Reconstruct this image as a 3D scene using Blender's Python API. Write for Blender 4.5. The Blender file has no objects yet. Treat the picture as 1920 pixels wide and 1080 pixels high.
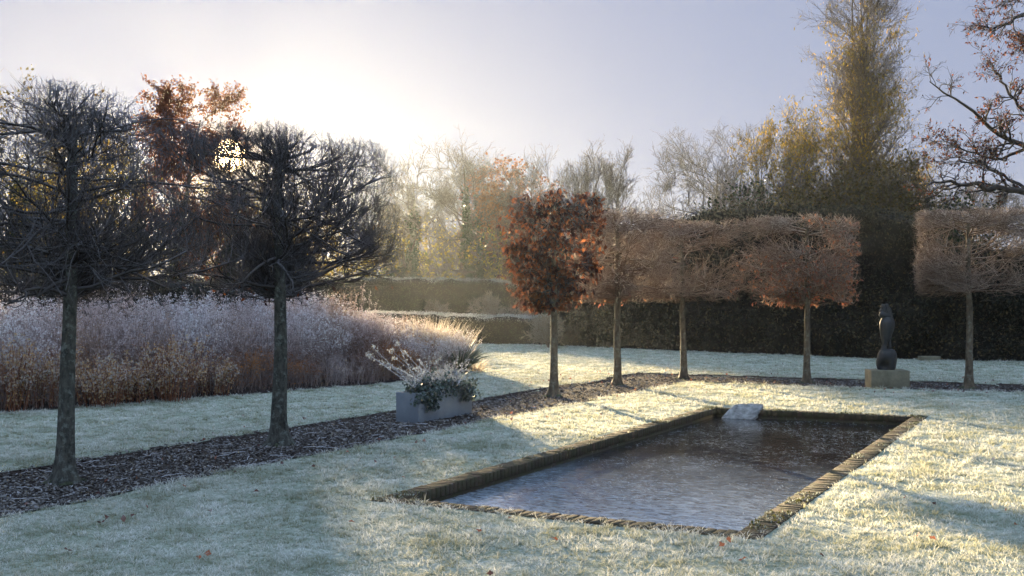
import bpy, math
import numpy as np
PI = math.pi
sc = bpy.context.scene
COL = sc.collection
# ------------------------------------------------------------------ frames
F, H, HY = 2070.0, 1.7, 568.0               # focal length in photo pixels, eye height, horizon row
UX, UY = 0.46, 0.8879                       # garden axis u (along the pond); v is to its right
P0 = (-1.23, 9.46)
def G(u, v, z=0.0):
    return np.stack([P0[0] + UX*np.asarray(u, float) + UY*np.asarray(v, float),
                     P0[1] + UY*np.asarray(u, float) - UX*np.asarray(v, float),
                     np.asarray(z, float) + 0*np.asarray(u, float)], -1)
def toUV(x, y):
    dx, dy = x - P0[0], y - P0[1]
    return UX*dx + UY*dy, UY*dx - UX*dy
def at(px, Y, py=None):
    return np.array([(px-960)/F*Y, Y, 0.0 if py is None else H + (HY-py)/F*Y])
AZ = math.atan2(UY, UX)
SUN_AZ, SUN_EL = math.atan2(-0.256, 1.0), math.radians(7.36)
SUND = np.array([math.sin(SUN_AZ)*math.cos(SUN_EL), math.cos(SUN_AZ)*math.cos(SUN_EL), math.sin(SUN_EL)])

_nr = np.random.default_rng(5)
_K = []
for o in range(4):
    a = _nr.uniform(0, 2*PI, 5); _K.append((np.cos(a)*2**o, np.sin(a)*2**o, _nr.uniform(0, 6.28, 5), 0.55**o))
def noise2(x, y, s=1.0):
    r = 0.0*np.asarray(x, float); t = 0
    for kx, ky, ph, w in _K:
        for i in range(5):
            r = r + w*np.sin((kx[i]*x + ky[i]*y)*s*2.2 + ph[i] + 1.3*np.sin((ky[i]*x - kx[i]*y)*s*1.1 + 2*ph[i])); t += w*0.6
    return r/t
# mulch paths: one under the row beside the pond, one under the row behind it
def path_d(x, y):
    """signed distance-like value: > 0 inside a mulch path"""
    u, v = toUV(x, y)
    w = 0.10*noise2(x, y, 1.2)
    a = np.minimum(v + 4.22 + w + 0.02*np.clip(u-4, 0, 14)*-1.0 , -2.22 - v + w)
    a = np.minimum(a, 17.3 - u)
    b = np.minimum(u - 15.15 + w, 17.5 - u + w); b = np.minimum(b, v + 4.2)
    return np.maximum(a, b)
def gz(x, y):
    p = np.clip(path_d(x, y)/0.12, 0, 1)
    return 0.012*noise2(x, y, 0.7) - 0.035*p

# ------------------------------------------------------------------ mesh helpers
class MB:
    def __init__(s): s.v = []; s.q = []; s.t = []; s.c = []; s.n = 0
    def add(s, v, q=None, t=None, c=None):
        v = np.asarray(v, np.float32).reshape(-1, 3)
        if q is not None and len(q): s.q.append(np.asarray(q, np.int64).reshape(-1, 4) + s.n)
        if t is not None and len(t): s.t.append(np.asarray(t, np.int64).reshape(-1, 3) + s.n)
        if c is None: c = np.zeros((len(v), 3), np.float32)
        c = np.array(np.broadcast_to(np.asarray(c, np.float32), (len(v), 3)))
        s.v.append(v); s.c.append(c); s.n += len(v); return s
    def mesh(s, name, mat, smooth=False):
        me = bpy.data.meshes.new(name)
        v = np.concatenate(s.v); c = np.concatenate(s.c)
        q = np.concatenate(s.q) if s.q else np.zeros((0, 4), np.int64)
        t = np.concatenate(s.t) if s.t else np.zeros((0, 3), np.int64)
        me.vertices.add(len(v)); me.vertices.foreach_set('co', v.ravel())
        me.loops.add(q.size + t.size)
        me.loops.foreach_set('vertex_index', np.concatenate([q.ravel(), t.ravel()]).astype(np.int32))
        me.polygons.add(len(q) + len(t))
        me.polygons.foreach_set('loop_start', np.concatenate([np.arange(len(q))*4, q.size + np.arange(len(t))*3]).astype(np.int32))
        if smooth: me.polygons.foreach_set('use_smooth', np.ones(len(q)+len(t), bool))
        a = me.color_attributes.new('Col', 'FLOAT_COLOR', 'POINT')
        a.data.foreach_set('color', np.concatenate([c, np.ones((len(c), 1), np.float32)], 1).ravel().astype(np.float32))
        me.update(calc_edges=True); me.validate()
        if mat: me.materials.append(mat)
        return me
    def build(s, name, mat, parent=None, smooth=False):
        o = bpy.data.objects.new(name, s.mesh(name, mat, smooth)); COL.objects.link(o)
        if parent is not None: o.parent = parent
        return o
def thing(name, label, cat, loc=(0, 0, 0), rotz=0.0, group=None):
    o = bpy.data.objects.new(name, None); COL.objects.link(o); o.empty_display_size = 0.2
    o.location = [float(k) for k in loc]; o.rotation_euler = (0, 0, rotz); return tag(o, label, cat, group)
def tag(o, label=None, cat=None, group=None, kind=None):
    if label: o['label'] = label
    if cat: o['category'] = cat
    if group: o['group'] = group
    if kind: o['kind'] = kind
    return o
def nrm(a): return a/np.maximum(np.linalg.norm(a, axis=-1, keepdims=True), 1e-9)
def tubes(mb, P, R, rng, k=3, g=0.0):
    """P (B,n,3) centre lines, R (B,n) radii"""
    P = np.asarray(P, float); R = np.asarray(R, float); B, n, _ = P.shape
    T = nrm(np.gradient(P, axis=1) + 1e-7)
    ref = nrm(rng.normal(size=(B, 1, 3)) + np.array([0, 0, 0.01]))
    N = nrm(np.cross(T, np.broadcast_to(ref, T.shape))); Bn = np.cross(T, N)
    an = np.arange(k)*2*PI/k
    V = P[:, :, None] + R[:, :, None, None]*(np.cos(an)[None, None, :, None]*N[:, :, None] + np.sin(an)[None, None, :, None]*Bn[:, :, None])
    idx = np.arange(B*n*k).reshape(B, n, k)
    a = idx[:, :-1]; b = idx[:, 1:]
    q = np.stack([a, np.roll(a, -1, 2), np.roll(b, -1, 2), b], -1).reshape(-1, 4)
    c = np.zeros((B, n, k, 3)); c[..., 0] = rng.random((B, 1, 1)); c[..., 1] = np.linspace(0, 1, n)[None, :, None]; c[..., 2] = g
    mb.add(V.reshape(-1, 3), q, c=c.reshape(-1, 3))
def grow(S, D, L, n, wander, trop, rng):
    B = len(S); P = np.zeros((B, n, 3)); P[:, 0] = S; D = nrm(D); st = (np.asarray(L)/(n-1))[:, None]
    trop = np.asarray(trop, float)
    for i in range(1, n):
        D = nrm(D + wander*rng.normal(size=(B, 3)) + trop)
        P[:, i] = P[:, i-1] + D*st
    return P
def kids(P, R, m, t0, t1, a0, a1, rng, ratio=0.6, tp=1.0):
    """m children on every parent: start, direction, radius, t"""
    B, n, _ = P.shape; bi = np.repeat(np.arange(B), m); t = t0 + (t1-t0)*rng.random(len(bi))**tp
    f = t*(n-1); i = np.minimum(f.astype(int), n-2); w = (f-i)[:, None]
    S = P[bi, i]*(1-w) + P[bi, i+1]*w; T = nrm(P[bi, i+1] - P[bi, i] + 1e-6)
    r = (R[bi, i]*(1-w[:, 0]) + R[bi, i+1]*w[:, 0])*ratio
    perp = nrm(np.cross(T, rng.normal(size=T.shape))); a = rng.uniform(a0, a1, len(bi))[:, None]
    return S, nrm(T*np.cos(a) + perp*np.sin(a)), r, t, bi
def taper(r0, r1, n): return np.asarray(r0)[:, None]*(1-np.linspace(0, 1, n))[None] + np.asarray(r1)[:, None]*np.linspace(0, 1, n)[None] if not np.isscalar(r0) else None
def pts_on(P, m, t0, t1, rng):
    B, n, _ = P.shape; bi = rng.integers(0, B, m); f = (t0 + (t1-t0)*rng.random(m))*(n-1)
    i = np.minimum(f.astype(int), n-2); w = (f-i)[:, None]
    return P[bi, i]*(1-w) + P[bi, i+1]*w
def leaves(mb, pos, size, rng, aspect=0.5, droop=0.0, fold=0.25, g=0.0):
    N = len(pos); d = rng.normal(size=(N, 3)); d[:, 2] -= droop; d = nrm(d)
    s = nrm(np.cross(d, rng.normal(size=(N, 3)))); u = np.cross(d, s)
    sz = (size*rng.uniform(0.6, 1.3, N))[:, None]; w = sz*aspect*0.5
    v = np.stack([pos, pos + d*sz*0.5 + s*w + u*w*fold, pos + d*sz - u*w*fold, pos + d*sz*0.5 - s*w + u*w*fold], 1)
    i = np.arange(N)[:, None]*4; q = i + np.array([[0, 1, 2, 3]])
    c = np.zeros((N, 4, 3)); c[..., 0] = rng.random((N, 1)); c[:, 2, 1] = 1; c[:, 1, 1] = c[:, 3, 1] = .5; c[..., 2] = np.broadcast_to(np.asarray(g, float).reshape(-1, 1), (N, 4)) if not np.isscalar(g) else g
    mb.add(v.reshape(-1, 3), q, c=c.reshape(-1, 3))
def box(mb, x0, x1, y0, y1, z0, z1, c=(0, 0, 0)):
    v = [(x0,y0,z0),(x1,y0,z0),(x1,y1,z0),(x0,y1,z0),(x0,y0,z1),(x1,y0,z1),(x1,y1,z1),(x0,y1,z1)]
    mb.add(v, [(0,3,2,1),(4,5,6,7),(0,1,5,4),(1,2,6,5),(2,3,7,6),(3,0,4,7)], c=c)
def bevel(o, w, seg=2):
    m = o.modifiers.new('b', 'BEVEL'); m.width = w; m.segments = seg; m.limit_method = 'ANGLE'; return o

# ------------------------------------------------------------------ materials
def newmat(name):
    m = bpy.data.materials.new(name); m.use_nodes = True; nt = m.node_tree; nt.nodes.clear()
    return m, nt, nt.nodes, nt.links
def ramp(N, stops, interp='LINEAR'):
    r = N.new('ShaderNodeValToRGB'); r.color_ramp.interpolation = interp
    e = r.color_ramp.elements
    while len(e) < len(stops): e.new(0.5)
    for k, (p, c) in enumerate(stops): e[k].position = p; e[k].color = (*c, 1) if len(c) == 3 else c
    return r
def mixc(N, L, fac, a, b):
    m = N.new('ShaderNodeMix'); m.data_type = 'RGBA'
    for s, val in ((m.inputs[0], fac), (m.inputs[6], a), (m.inputs[7], b)):
        if hasattr(val, 'links'): L.new(val, s)
        elif isinstance(val, (int, float)): s.default_value = val
        else: s.default_value = (*val, 1)
    return m.outputs[2]
def attr(N, L):
    a = N.new('ShaderNodeAttribute'); a.attribute_name = 'Col'
    s = N.new('ShaderNodeSeparateColor'); L.new(a.outputs['Color'], s.inputs[0]); return s
def mathn(N, L, op, a, b=None, c=None, clamp=False):
    m = N.new('ShaderNodeMath'); m.operation = op; m.use_clamp = clamp
    for s, v in zip(m.inputs, (a, b, c)):
        if v is None: continue
        if hasattr(v, 'links'): L.new(v, s)
        else: s.default_value = v
    return m.outputs[0]
def noise(N, L, scale, detail=4, rough=0.6, coord='Object'):
    tc = N.new('ShaderNodeTexCoord'); n = N.new('ShaderNodeTexNoise'); n.inputs['Scale'].default_value = scale
    n.inputs['Detail'].default_value = detail; n.inputs['Roughness'].default_value = rough
    L.new(tc.outputs[coord], n.inputs['Vector']); return n.outputs['Fac']
def leafmat(name, cols, trans=0.4, rough=0.72, frost=None, frost_amt=0.0, vary=None):
    """cols over the random channel; frost whitens leaf rims/tips (green channel) and, with channel b, exposed leaves"""
    m, nt, N, L = newmat(name); s = attr(N, L)
    r = ramp(N, [(i/(len(cols)-1), c) for i, c in enumerate(cols)]); L.new(s.outputs[0], r.inputs[0]); c = r.outputs[0]
    if frost:
        f = mathn(N, L, 'MULTIPLY_ADD', s.outputs[1], frost_amt, s.outputs[2], clamp=True)
        c = mixc(N, L, f, c, frost)
    p = N.new('ShaderNodeBsdfPrincipled'); p.inputs['Roughness'].default_value = rough; p.inputs['Specular IOR Level'].default_value = 0.1
    L.new(c, p.inputs['Base Color'])
    t = N.new('ShaderNodeBsdfTranslucent'); L.new(c, t.inputs['Color'])
    mx = N.new('ShaderNodeMixShader'); mx.inputs[0].default_value = trans
    L.new(p.outputs[0], mx.inputs[1]); L.new(t.outputs[0], mx.inputs[2])
    o = N.new('ShaderNodeOutputMaterial'); L.new(mx.outputs[0], o.inputs[0]); return m
def barkmat(name, c1, c2, frost=None, amt=0.5, scale=14.0, bump=0.4, lichen=None, trans=0.0):
    m, nt, N, L = newmat(name)
    tc = N.new('ShaderNodeTexCoord'); mp = N.new('ShaderNodeMapping'); mp.inputs['Scale'].default_value = (1, 1, 0.45)
    L.new(tc.outputs['Object'], mp.inputs[0])
    n = N.new('ShaderNodeTexNoise'); n.inputs['Scale'].default_value = scale; n.inputs['Detail'].default_value = 6; n.inputs['Roughness'].default_value = .7
    L.new(mp.outputs[0], n.inputs['Vector'])
    r = ramp(N, [(0.35, c1), (0.65, c2)]); L.new(n.outputs['Fac'], r.inputs[0]); c = r.outputs[0]
    if lichen:
        n2 = N.new('ShaderNodeTexNoise'); n2.inputs['Scale'].default_value = scale*.55; n2.inputs['Detail'].default_value = 8; n2.inputs['Roughness'].default_value = .8
        L.new(tc.outputs['Object'], n2.inputs['Vector'])
        r2 = ramp(N, [(0.52, (0, 0, 0)), (0.6, (1, 1, 1))]); L.new(n2.outputs['Fac'], r2.inputs[0])
        c = mixc(N, L, mathn(N, L, 'MULTIPLY', r2.outputs[0], .75), c, lichen)
    if frost:
        g = N.new('ShaderNodeNewGeometry'); sp = N.new('ShaderNodeSeparateXYZ'); L.new(g.outputs['Normal'], sp.inputs[0])
        s = attr(N, L)
        f = mathn(N, L, 'MULTIPLY_ADD', sp.outputs[2], 0.7, 0.45, clamp=True)
        f = mathn(N, L, 'MULTIPLY', f, amt)
        f = mathn(N, L, 'MULTIPLY', f, mathn(N, L, 'MULTIPLY_ADD', s.outputs[0], .8, .4), clamp=True)
        c = mixc(N, L, f, c, frost)
    p = N.new('ShaderNodeBsdfPrincipled'); p.inputs['Roughness'].default_value = 0.85; p.inputs['Specular IOR Level'].default_value = 0.25
    L.new(c, p.inputs['Base Color'])
    if bump:
        b = N.new('ShaderNodeBump'); b.inputs['Strength'].default_value = bump; b.inputs['Distance'].default_value = 0.02
        L.new(n.outputs['Fac'], b.inputs['Height']); L.new(b.outputs[0], p.inputs['Normal'])
    o = N.new('ShaderNodeOutputMaterial')
    if trans:
        t = N.new('ShaderNodeBsdfTranslucent'); L.new(c, t.inputs['Color']); mx = N.new('ShaderNodeMixShader'); mx.inputs[0].default_value = trans
        L.new(p.outputs[0], mx.inputs[1]); L.new(t.outputs[0], mx.inputs[2]); L.new(mx.outputs[0], o.inputs[0])
    else: L.new(p.outputs[0], o.inputs[0])
    return m

FR = (0.66, 0.69, 0.76)
M = {}
M['bark'] = barkmat('grey_bark', (0.035, 0.036, 0.032), (0.12, 0.12, 0.10), lichen=(0.22, 0.25, 0.22), bump=.9, scale=22)
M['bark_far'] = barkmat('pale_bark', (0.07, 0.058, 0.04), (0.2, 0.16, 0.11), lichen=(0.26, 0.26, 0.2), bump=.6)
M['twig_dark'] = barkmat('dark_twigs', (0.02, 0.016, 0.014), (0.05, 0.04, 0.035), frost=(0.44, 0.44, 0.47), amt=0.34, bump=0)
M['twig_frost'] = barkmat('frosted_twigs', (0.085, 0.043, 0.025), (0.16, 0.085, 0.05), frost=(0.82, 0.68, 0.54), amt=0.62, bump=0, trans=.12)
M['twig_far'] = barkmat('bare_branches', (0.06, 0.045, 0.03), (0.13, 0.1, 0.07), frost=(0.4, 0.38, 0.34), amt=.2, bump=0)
M['twig_black'] = barkmat('dark_oak_branches', (0.018, 0.015, 0.014), (0.045, 0.037, 0.032), frost=(0.3, .3, .33), amt=.15, bump=0)
M['beech'] = leafmat('withered_brown_leaves', [(0.03, 0.014, 0.011), (0.055, 0.02, 0.014), (0.23, 0.07, 0.022), (0.035, 0.018, 0.014), (0.36, 0.12, 0.035)], trans=.38, frost=FR, frost_amt=.05)
M['orange'] = leafmat('orange_leaves', [(0.34, 0.11, 0.03), (0.5, 0.2, 0.05), (0.22, 0.06, 0.025), (0.45, 0.12, 0.04)], trans=.45, frost=FR, frost_amt=.2)
M['willow'] = leafmat('olive_gold_leaves', [(0.07, 0.075, 0.018), (0.3, 0.22, 0.035), (0.15, 0.14, 0.03), (0.52, 0.33, 0.05), (0.11, 0.085, 0.02)], trans=.4)
M['oakleaf'] = leafmat('russet_oak_leaves', [(0.025, 0.014, 0.012), (0.16, 0.05, 0.02), (0.04, 0.018, 0.014), (0.3, 0.1, 0.03)], trans=.4)
M['browncrown'] = leafmat('brown_oak_leaves', [(0.16, 0.07, 0.035), (0.3, 0.14, 0.07), (0.22, 0.1, 0.05)], trans=.4)
M['golden'] = leafmat('golden_leaves', [(0.2, 0.17, 0.04), (0.5, 0.38, 0.08), (0.3, 0.2, 0.05), (0.12, 0.14, 0.04)], trans=.5)
M['ivy'] = leafmat('ivy_leaves', [(0.02, 0.035, 0.014), (0.04, 0.06, 0.02), (0.03, 0.045, 0.02)], trans=.15, rough=.4)
M['ivyfrost'] = leafmat('frost_edged_ivy', [(0.015, 0.04, 0.018), (0.03, 0.075, 0.025), (0.02, 0.05, 0.03)], trans=.15, rough=.45, frost=FR, frost_amt=.35)
M['yew'] = leafmat('dark_hedge_leaves', [(0.014, 0.016, 0.009), (0.04, 0.042, 0.02), (0.02, 0.022, 0.012), (0.08, 0.055, 0.025), (0.02, 0.022, 0.012), (0.14, 0.1, 0.035)], trans=.12, frost=FR, frost_amt=0.06)
M['shrubleaf'] = leafmat('olive_shrub_leaves', [(0.04, 0.045, 0.015), (0.12, 0.09, 0.03), (0.07, 0.06, 0.02), (0.2, 0.13, 0.03)], trans=.3)
M['hedgefrost'] = leafmat('frosted_hedge_leaves', [(0.05, 0.06, 0.03), (0.09, 0.09, 0.045)], trans=.25, frost=(.75, .75, .72), frost_amt=.1)
M['frostfluff'] = leafmat('frosted_seedheads', [(0.4, 0.28, 0.2), (0.7, 0.58, 0.56), (0.86, 0.8, 0.83), (0.94, 0.94, 0.96)], trans=.4)
M['perstem'] = barkmat('frosted_pink_stems', (0.17, 0.105, 0.075), (0.32, 0.21, 0.16), frost=(0.8, 0.74, 0.76), amt=.85, bump=0, trans=.2)
M['cornus'] = barkmat('orange_dogwood_stems', (0.13, 0.045, 0.02), (0.28, 0.09, 0.02), frost=(0.5, .45, .45), amt=.3, bump=0)
M['cornusleaf'] = leafmat('frosted_amber_leaves', [(0.55, 0.3, 0.07), (0.75, 0.4, 0.06), (0.35, 0.18, 0.09), (0.65, 0.5, 0.16)], trans=.4, frost=FR, frost_amt=.5)
M['straw'] = leafmat('frosted_straw', [(0.55, 0.42, 0.24), (0.7, 0.62, 0.48), (0.5, 0.36, 0.2)], trans=.5, frost=(.8, .78, .74), frost_amt=.5)
M['strap'] = leafmat('dark_green_straps', [(0.03, 0.06, 0.02), (0.07, 0.1, 0.03), (0.12, 0.12, 0.04)], trans=.35, rough=.4, frost=FR, frost_amt=.25)
M['white_stem'] = barkmat('hoar_frosted_stems', (0.2, 0.18, 0.16), (0.35, 0.32, 0.3), frost=(0.8, 0.82, 0.88), amt=1.0, bump=0)
M['twig_pale'] = barkmat('pale_frosted_twigs', (0.2, 0.15, 0.1), (0.34, 0.27, 0.19), frost=(0.72, 0.68, 0.6), amt=.6, bump=0, trans=.3)
M['fluff_white'] = leafmat('hoar_frost_leaves', [(0.5, 0.55, 0.58), (0.75, 0.78, 0.82), (0.3, 0.36, 0.34)], trans=.3)
M['deadleaf'] = leafmat('fallen_leaf', [(0.3, 0.08, 0.04), (0.12, 0.05, 0.035), (0.4, 0.13, 0.05), (0.2, 0.1, 0.07)], trans=.25, frost=FR, frost_amt=.25)

def grassmat():
    m, nt, N, L = newmat('frosted_grass'); s = attr(N, L)
    big = noise(N, L, 1.5, 7, .72, 'Object')
    base = ramp(N, [(0.0, (0.07, 0.115, 0.05)), (1.0, (0.16, 0.2, 0.09))]); L.new(s.outputs[0], base.inputs[0])
    fro = ramp(N, [(0.0, (0.82, 0.85, 0.85)), (1.0, (0.93, 0.94, 0.95))]); L.new(s.outputs[0], fro.inputs[0])
    f = mathn(N, L, 'MULTIPLY_ADD', s.outputs[1], 1.75, -.02)
    pat = ramp(N, [(0.4, (.3, .3, .3)), (0.56, (1, 1, 1))]); L.new(big, pat.inputs[0])
    f = mathn(N, L, 'MULTIPLY', f, pat.outputs[0]); f = mathn(N, L, 'MULTIPLY', f, mathn(N, L, 'MULTIPLY_ADD', s.outputs[2], .7, .55), clamp=True)
    c = mixc(N, L, f, base.outputs[0], fro.outputs[0])
    p = N.new('ShaderNodeBsdfPrincipled'); p.inputs['Roughness'].default_value = 0.6; p.inputs['Specular IOR Level'].default_value = 0.35
    L.new(c, p.inputs['Base Color'])
    t = N.new('ShaderNodeBsdfTranslucent'); L.new(mixc(N, L, .3, c, (.85, .75, .38)), t.inputs['Color'])
    mx = N.new('ShaderNodeMixShader'); mx.inputs[0].default_value = .42
    L.new(p.outputs[0], mx.inputs[1]); L.new(t.outputs[0], mx.inputs[2])
    o = N.new('ShaderNodeOutputMaterial'); L.new(mx.outputs[0], o.inputs[0]); return m
M['grass'] = grassmat()
def groundmat(name, stops, scale, bump, dist, scale2=40, rough=.9):
    m, nt, N, L = newmat(name)
    a = noise(N, L, scale, 8, .75); b = noise(N, L, scale2, 5, .7)
    r = ramp(N, stops); L.new(mathn(N, L, 'ADD', mathn(N, L, 'MULTIPLY', a, .5), mathn(N, L, 'MULTIPLY', b, .5)), r.inputs[0])
    p = N.new('ShaderNodeBsdfPrincipled'); p.inputs['Roughness'].default_value = rough; p.inputs['Specular IOR Level'].default_value = 0.2
    L.new(r.outputs[0], p.inputs['Base Color'])
    bp = N.new('ShaderNodeBump'); bp.inputs['Strength'].default_value = bump; bp.inputs['Distance'].default_value = dist
    L.new(b, bp.inputs['Height']); L.new(bp.outputs[0], p.inputs['Normal'])
    o = N.new('ShaderNodeOutputMaterial'); L.new(p.outputs[0], o.inputs[0]); return m
M['turf'] = groundmat('frosted_turf', [(0.36, (0.16, 0.22, 0.12)), (0.5, (0.4, 0.45, 0.36)), (0.62, (0.7, 0.74, 0.68))], 1.3, 1.0, .05, 28)
M['mulch'] = groundmat('bark_mulch_bed', [(0.35, (0.018, 0.013, 0.011)), (0.6, (0.07, 0.05, 0.042))], 3, 1.0, .03, 60)
M['soil'] = groundmat('border_soil', [(0.35, (0.02, 0.014, 0.012)), (0.6, (0.06, 0.045, 0.04))], 3, 1.0, .03, 40)
M['chip'] = leafmat('bark_chips', [(0.05, 0.045, 0.04), (0.13, 0.115, 0.1), (0.08, 0.066, 0.055), (0.3, 0.28, 0.26), (0.08, 0.075, 0.065)], trans=0, rough=.9, frost=(.6, .62, .68), frost_amt=.35)

# ------------------------------------------------------------------ camera, light, sky
cam = bpy.data.cameras.new('camera'); co = bpy.data.objects.new('camera', cam); COL.objects.link(co)
co.location = (0, 0, H); co.rotation_euler = (PI/2, 0, 0); cam.sensor_width = 36; cam.lens = F/1920*36
cam.shift_y = (HY-540)/1920; cam.clip_end = 2000; cam.clip_start = .1
sc.camera = co
sl = bpy.data.lights.new('sun', 'SUN'); sl.energy = 5.0; sl.angle = math.radians(.5); sl.color = (1.0, 0.76, 0.44)
so = bpy.data.objects.new('sun', sl); COL.objects.link(so)
from mathutils import Vector
so.rotation_euler = Vector(SUND).to_track_quat('Z', 'Y').to_euler()
w = bpy.data.worlds.new('World'); sc.world = w; w.use_nodes = True
N, L = w.node_tree.nodes, w.node_tree.links; N.clear()
sky = N.new('ShaderNodeTexSky'); sky.sky_type = 'NISHITA'; sky.sun_disc = False
sky.sun_elevation = SUN_EL; sky.sun_rotation = SUN_AZ
sky.altitude = 50; sky.air_density = 1.0; sky.dust_density = 0.6; sky.ozone_density = 2.5
tc = N.new('ShaderNodeTexCoord'); dp = N.new('ShaderNodeVectorMath'); dp.operation = 'DOT_PRODUCT'
nz = N.new('ShaderNodeVectorMath'); nz.operation = 'NORMALIZE'; L.new(tc.outputs['Generated'], nz.inputs[0])
L.new(nz.outputs[0], dp.inputs[0]); dp.inputs[1].default_value = SUND
ang = mathn(N, L, 'ARCCOSINE', mathn(N, L, 'MINIMUM', dp.outputs['Value'], 1.0))
sepw = N.new('ShaderNodeSeparateXYZ'); L.new(nz.outputs[0], sepw.inputs[0])
# thin cold-morning veil: the clear sky turned a little lavender, whiter towards the horizon and the sun
hs = N.new('ShaderNodeGamma'); hs.inputs['Gamma'].default_value = .15; L.new(sky.outputs[0], hs.inputs['Color'])
tint = N.new('ShaderNodeMix'); tint.data_type = 'RGBA'; tint.blend_type = 'MULTIPLY'; tint.inputs[0].default_value = 1
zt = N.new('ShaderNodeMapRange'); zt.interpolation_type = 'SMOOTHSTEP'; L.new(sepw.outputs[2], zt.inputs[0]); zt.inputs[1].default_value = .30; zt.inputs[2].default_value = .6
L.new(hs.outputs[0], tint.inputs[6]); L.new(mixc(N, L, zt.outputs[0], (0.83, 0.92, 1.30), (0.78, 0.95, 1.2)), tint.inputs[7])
bg = N.new('ShaderNodeBackground'); L.new(tint.outputs[2], bg.inputs[0]); zf = N.new('ShaderNodeMapRange'); zf.interpolation_type = 'SMOOTHSTEP'; L.new(sepw.outputs[2], zf.inputs[0]); zf.inputs[1].default_value = .32; zf.inputs[2].default_value = .85; zf.inputs[3].default_value = .064; zf.inputs[4].default_value = .19; L.new(zf.outputs[0], bg.inputs[1])  # overhead sky, out of view, brightened and retinted as added fill for shaded ground
disc = N.new('ShaderNodeMapRange'); L.new(ang, disc.inputs[0]); disc.inputs[1].default_value = math.radians(.85); disc.inputs[2].default_value = math.radians(.45)
disc.inputs[3].default_value = 0; disc.inputs[4].default_value = 20
halo = mathn(N, L, 'MULTIPLY', mathn(N, L, 'EXPONENT', mathn(N, L, 'MULTIPLY', ang, -1/math.radians(.9))), .8)
bg2 = N.new('ShaderNodeBackground'); bg2.inputs[0].default_value = (1, .66, .3, 1); L.new(mathn(N, L, 'ADD', disc.outputs[0], halo), bg2.inputs[1])
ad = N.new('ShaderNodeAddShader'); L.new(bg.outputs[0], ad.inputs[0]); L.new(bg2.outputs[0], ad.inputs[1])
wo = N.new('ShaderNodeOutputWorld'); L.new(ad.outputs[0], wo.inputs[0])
sc.view_settings.view_transform = 'Standard'; sc.view_settings.look = 'None'; sc.view_settings.gamma = 1
sc.view_settings.exposure = 2.5
sc.cycles.max_bounces = 6; sc.cycles.diffuse_bounces = 4; sc.cycles.glossy_bounces = 2; sc.cycles.transmission_bounces = 3
sc.cycles.volume_bounces = 0; sc.cycles.transparent_max_bounces = 6; sc.cycles.sample_clamp_indirect = 4
sc.cycles.use_denoising = True

# haze
m, nt, N, L = newmat('morning_mist'); pv = N.new('ShaderNodeVolumePrincipled'); pv.inputs['Density'].default_value = 0.00021
pv.inputs['Anisotropy'].default_value = .72; pv.inputs['Color'].default_value = (.84, .94, 1, 1)
o = N.new('ShaderNodeOutputMaterial'); L.new(pv.outputs[0], o.inputs['Volume'])
mb = MB(); box(mb, -205, 205, -42, 222, -1.3, 21); tag(mb.build('haze', m), 'thin golden morning mist hanging over the frosty garden', 'mist', kind='stuff')

# ------------------------------------------------------------------ ground
rng = np.random.default_rng(1)
PU0, PU1, PV0, PV1 = 0.0, 9.62, 0.0, 3.38        # pond outline (outside of bricks)
def lines(a0, a1, fine0, fine1, st, must):
    s = [np.arange(fine0, fine1+1e-6, st)]
    x = fine0; d = st
    while x > a0: d *= 1.35; x -= d; s.append([max(x, a0)])
    x = fine1; d = st
    while x < a1: d *= 1.35; x += d; s.append([min(x, a1)])
    s = np.unique(np.round(np.concatenate(s), 4))
    for mm in must:
        s = s[np.abs(s-mm) > st*.45]; s = np.sort(np.append(s, mm))
    return s
us = lines(-150, 190, -8, 30, .16, (PU0+.1, PU1-.1)); vs = lines(-160, 150, -14, 11, .16, (PV0+.1, PV1-.1))
UU, VV = np.meshgrid(us, vs, indexing='ij'); X = G(UU, VV)
X[..., 2] = gz(X[..., 0], X[..., 1])
idx = np.arange(UU.size).reshape(UU.shape)
q = np.stack([idx[:-1, :-1], idx[:-1, 1:], idx[1:, 1:], idx[1:, :-1]], -1)
cu = (us[:-1]+us[1:])/2; cv = (vs[:-1]+vs[1:])/2
hole = ((cu > PU0+.1) & (cu < PU1-.1))[:, None] & ((cv > PV0+.1) & (cv < PV1-.1))[None]
q = q[~hole][:, ::-1] if False else q[~hole]
mb = MB(); mb.add(X.reshape(-1, 3), q[:, ::-1])
tag(mb.build('ground', M['turf'], smooth=True), 'frost covered lawn ground around the sunken pond', 'ground', kind='structure')
# mulch path sheets
mb = MB()
def sheet(mb, pred, us, vs, lift):
    UU, VV = np.meshgrid(us, vs, indexing='ij'); X = G(UU, VV); X[..., 2] = gz(X[..., 0], X[..., 1]) + lift
    idx = np.arange(UU.size).reshape(UU.shape); q = np.stack([idx[:-1, :-1], idx[1:, :-1], idx[1:, 1:], idx[:-1, 1:]], -1)
    C = (X[:-1, :-1] + X[1:, 1:])/2; k = pred(C[..., 0], C[..., 1]); mb.add(X.reshape(-1, 3), q[k])
sheet(mb, lambda x, y: path_d(x, y) > .0, np.arange(-8, 18, .1), np.arange(-4.8, 11, .1), .006)
tag(mb.build('path', M['mulch'], smooth=True), 'dark bark mulch strips under the two rows of clipped trees', 'path', kind='structure')

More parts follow.
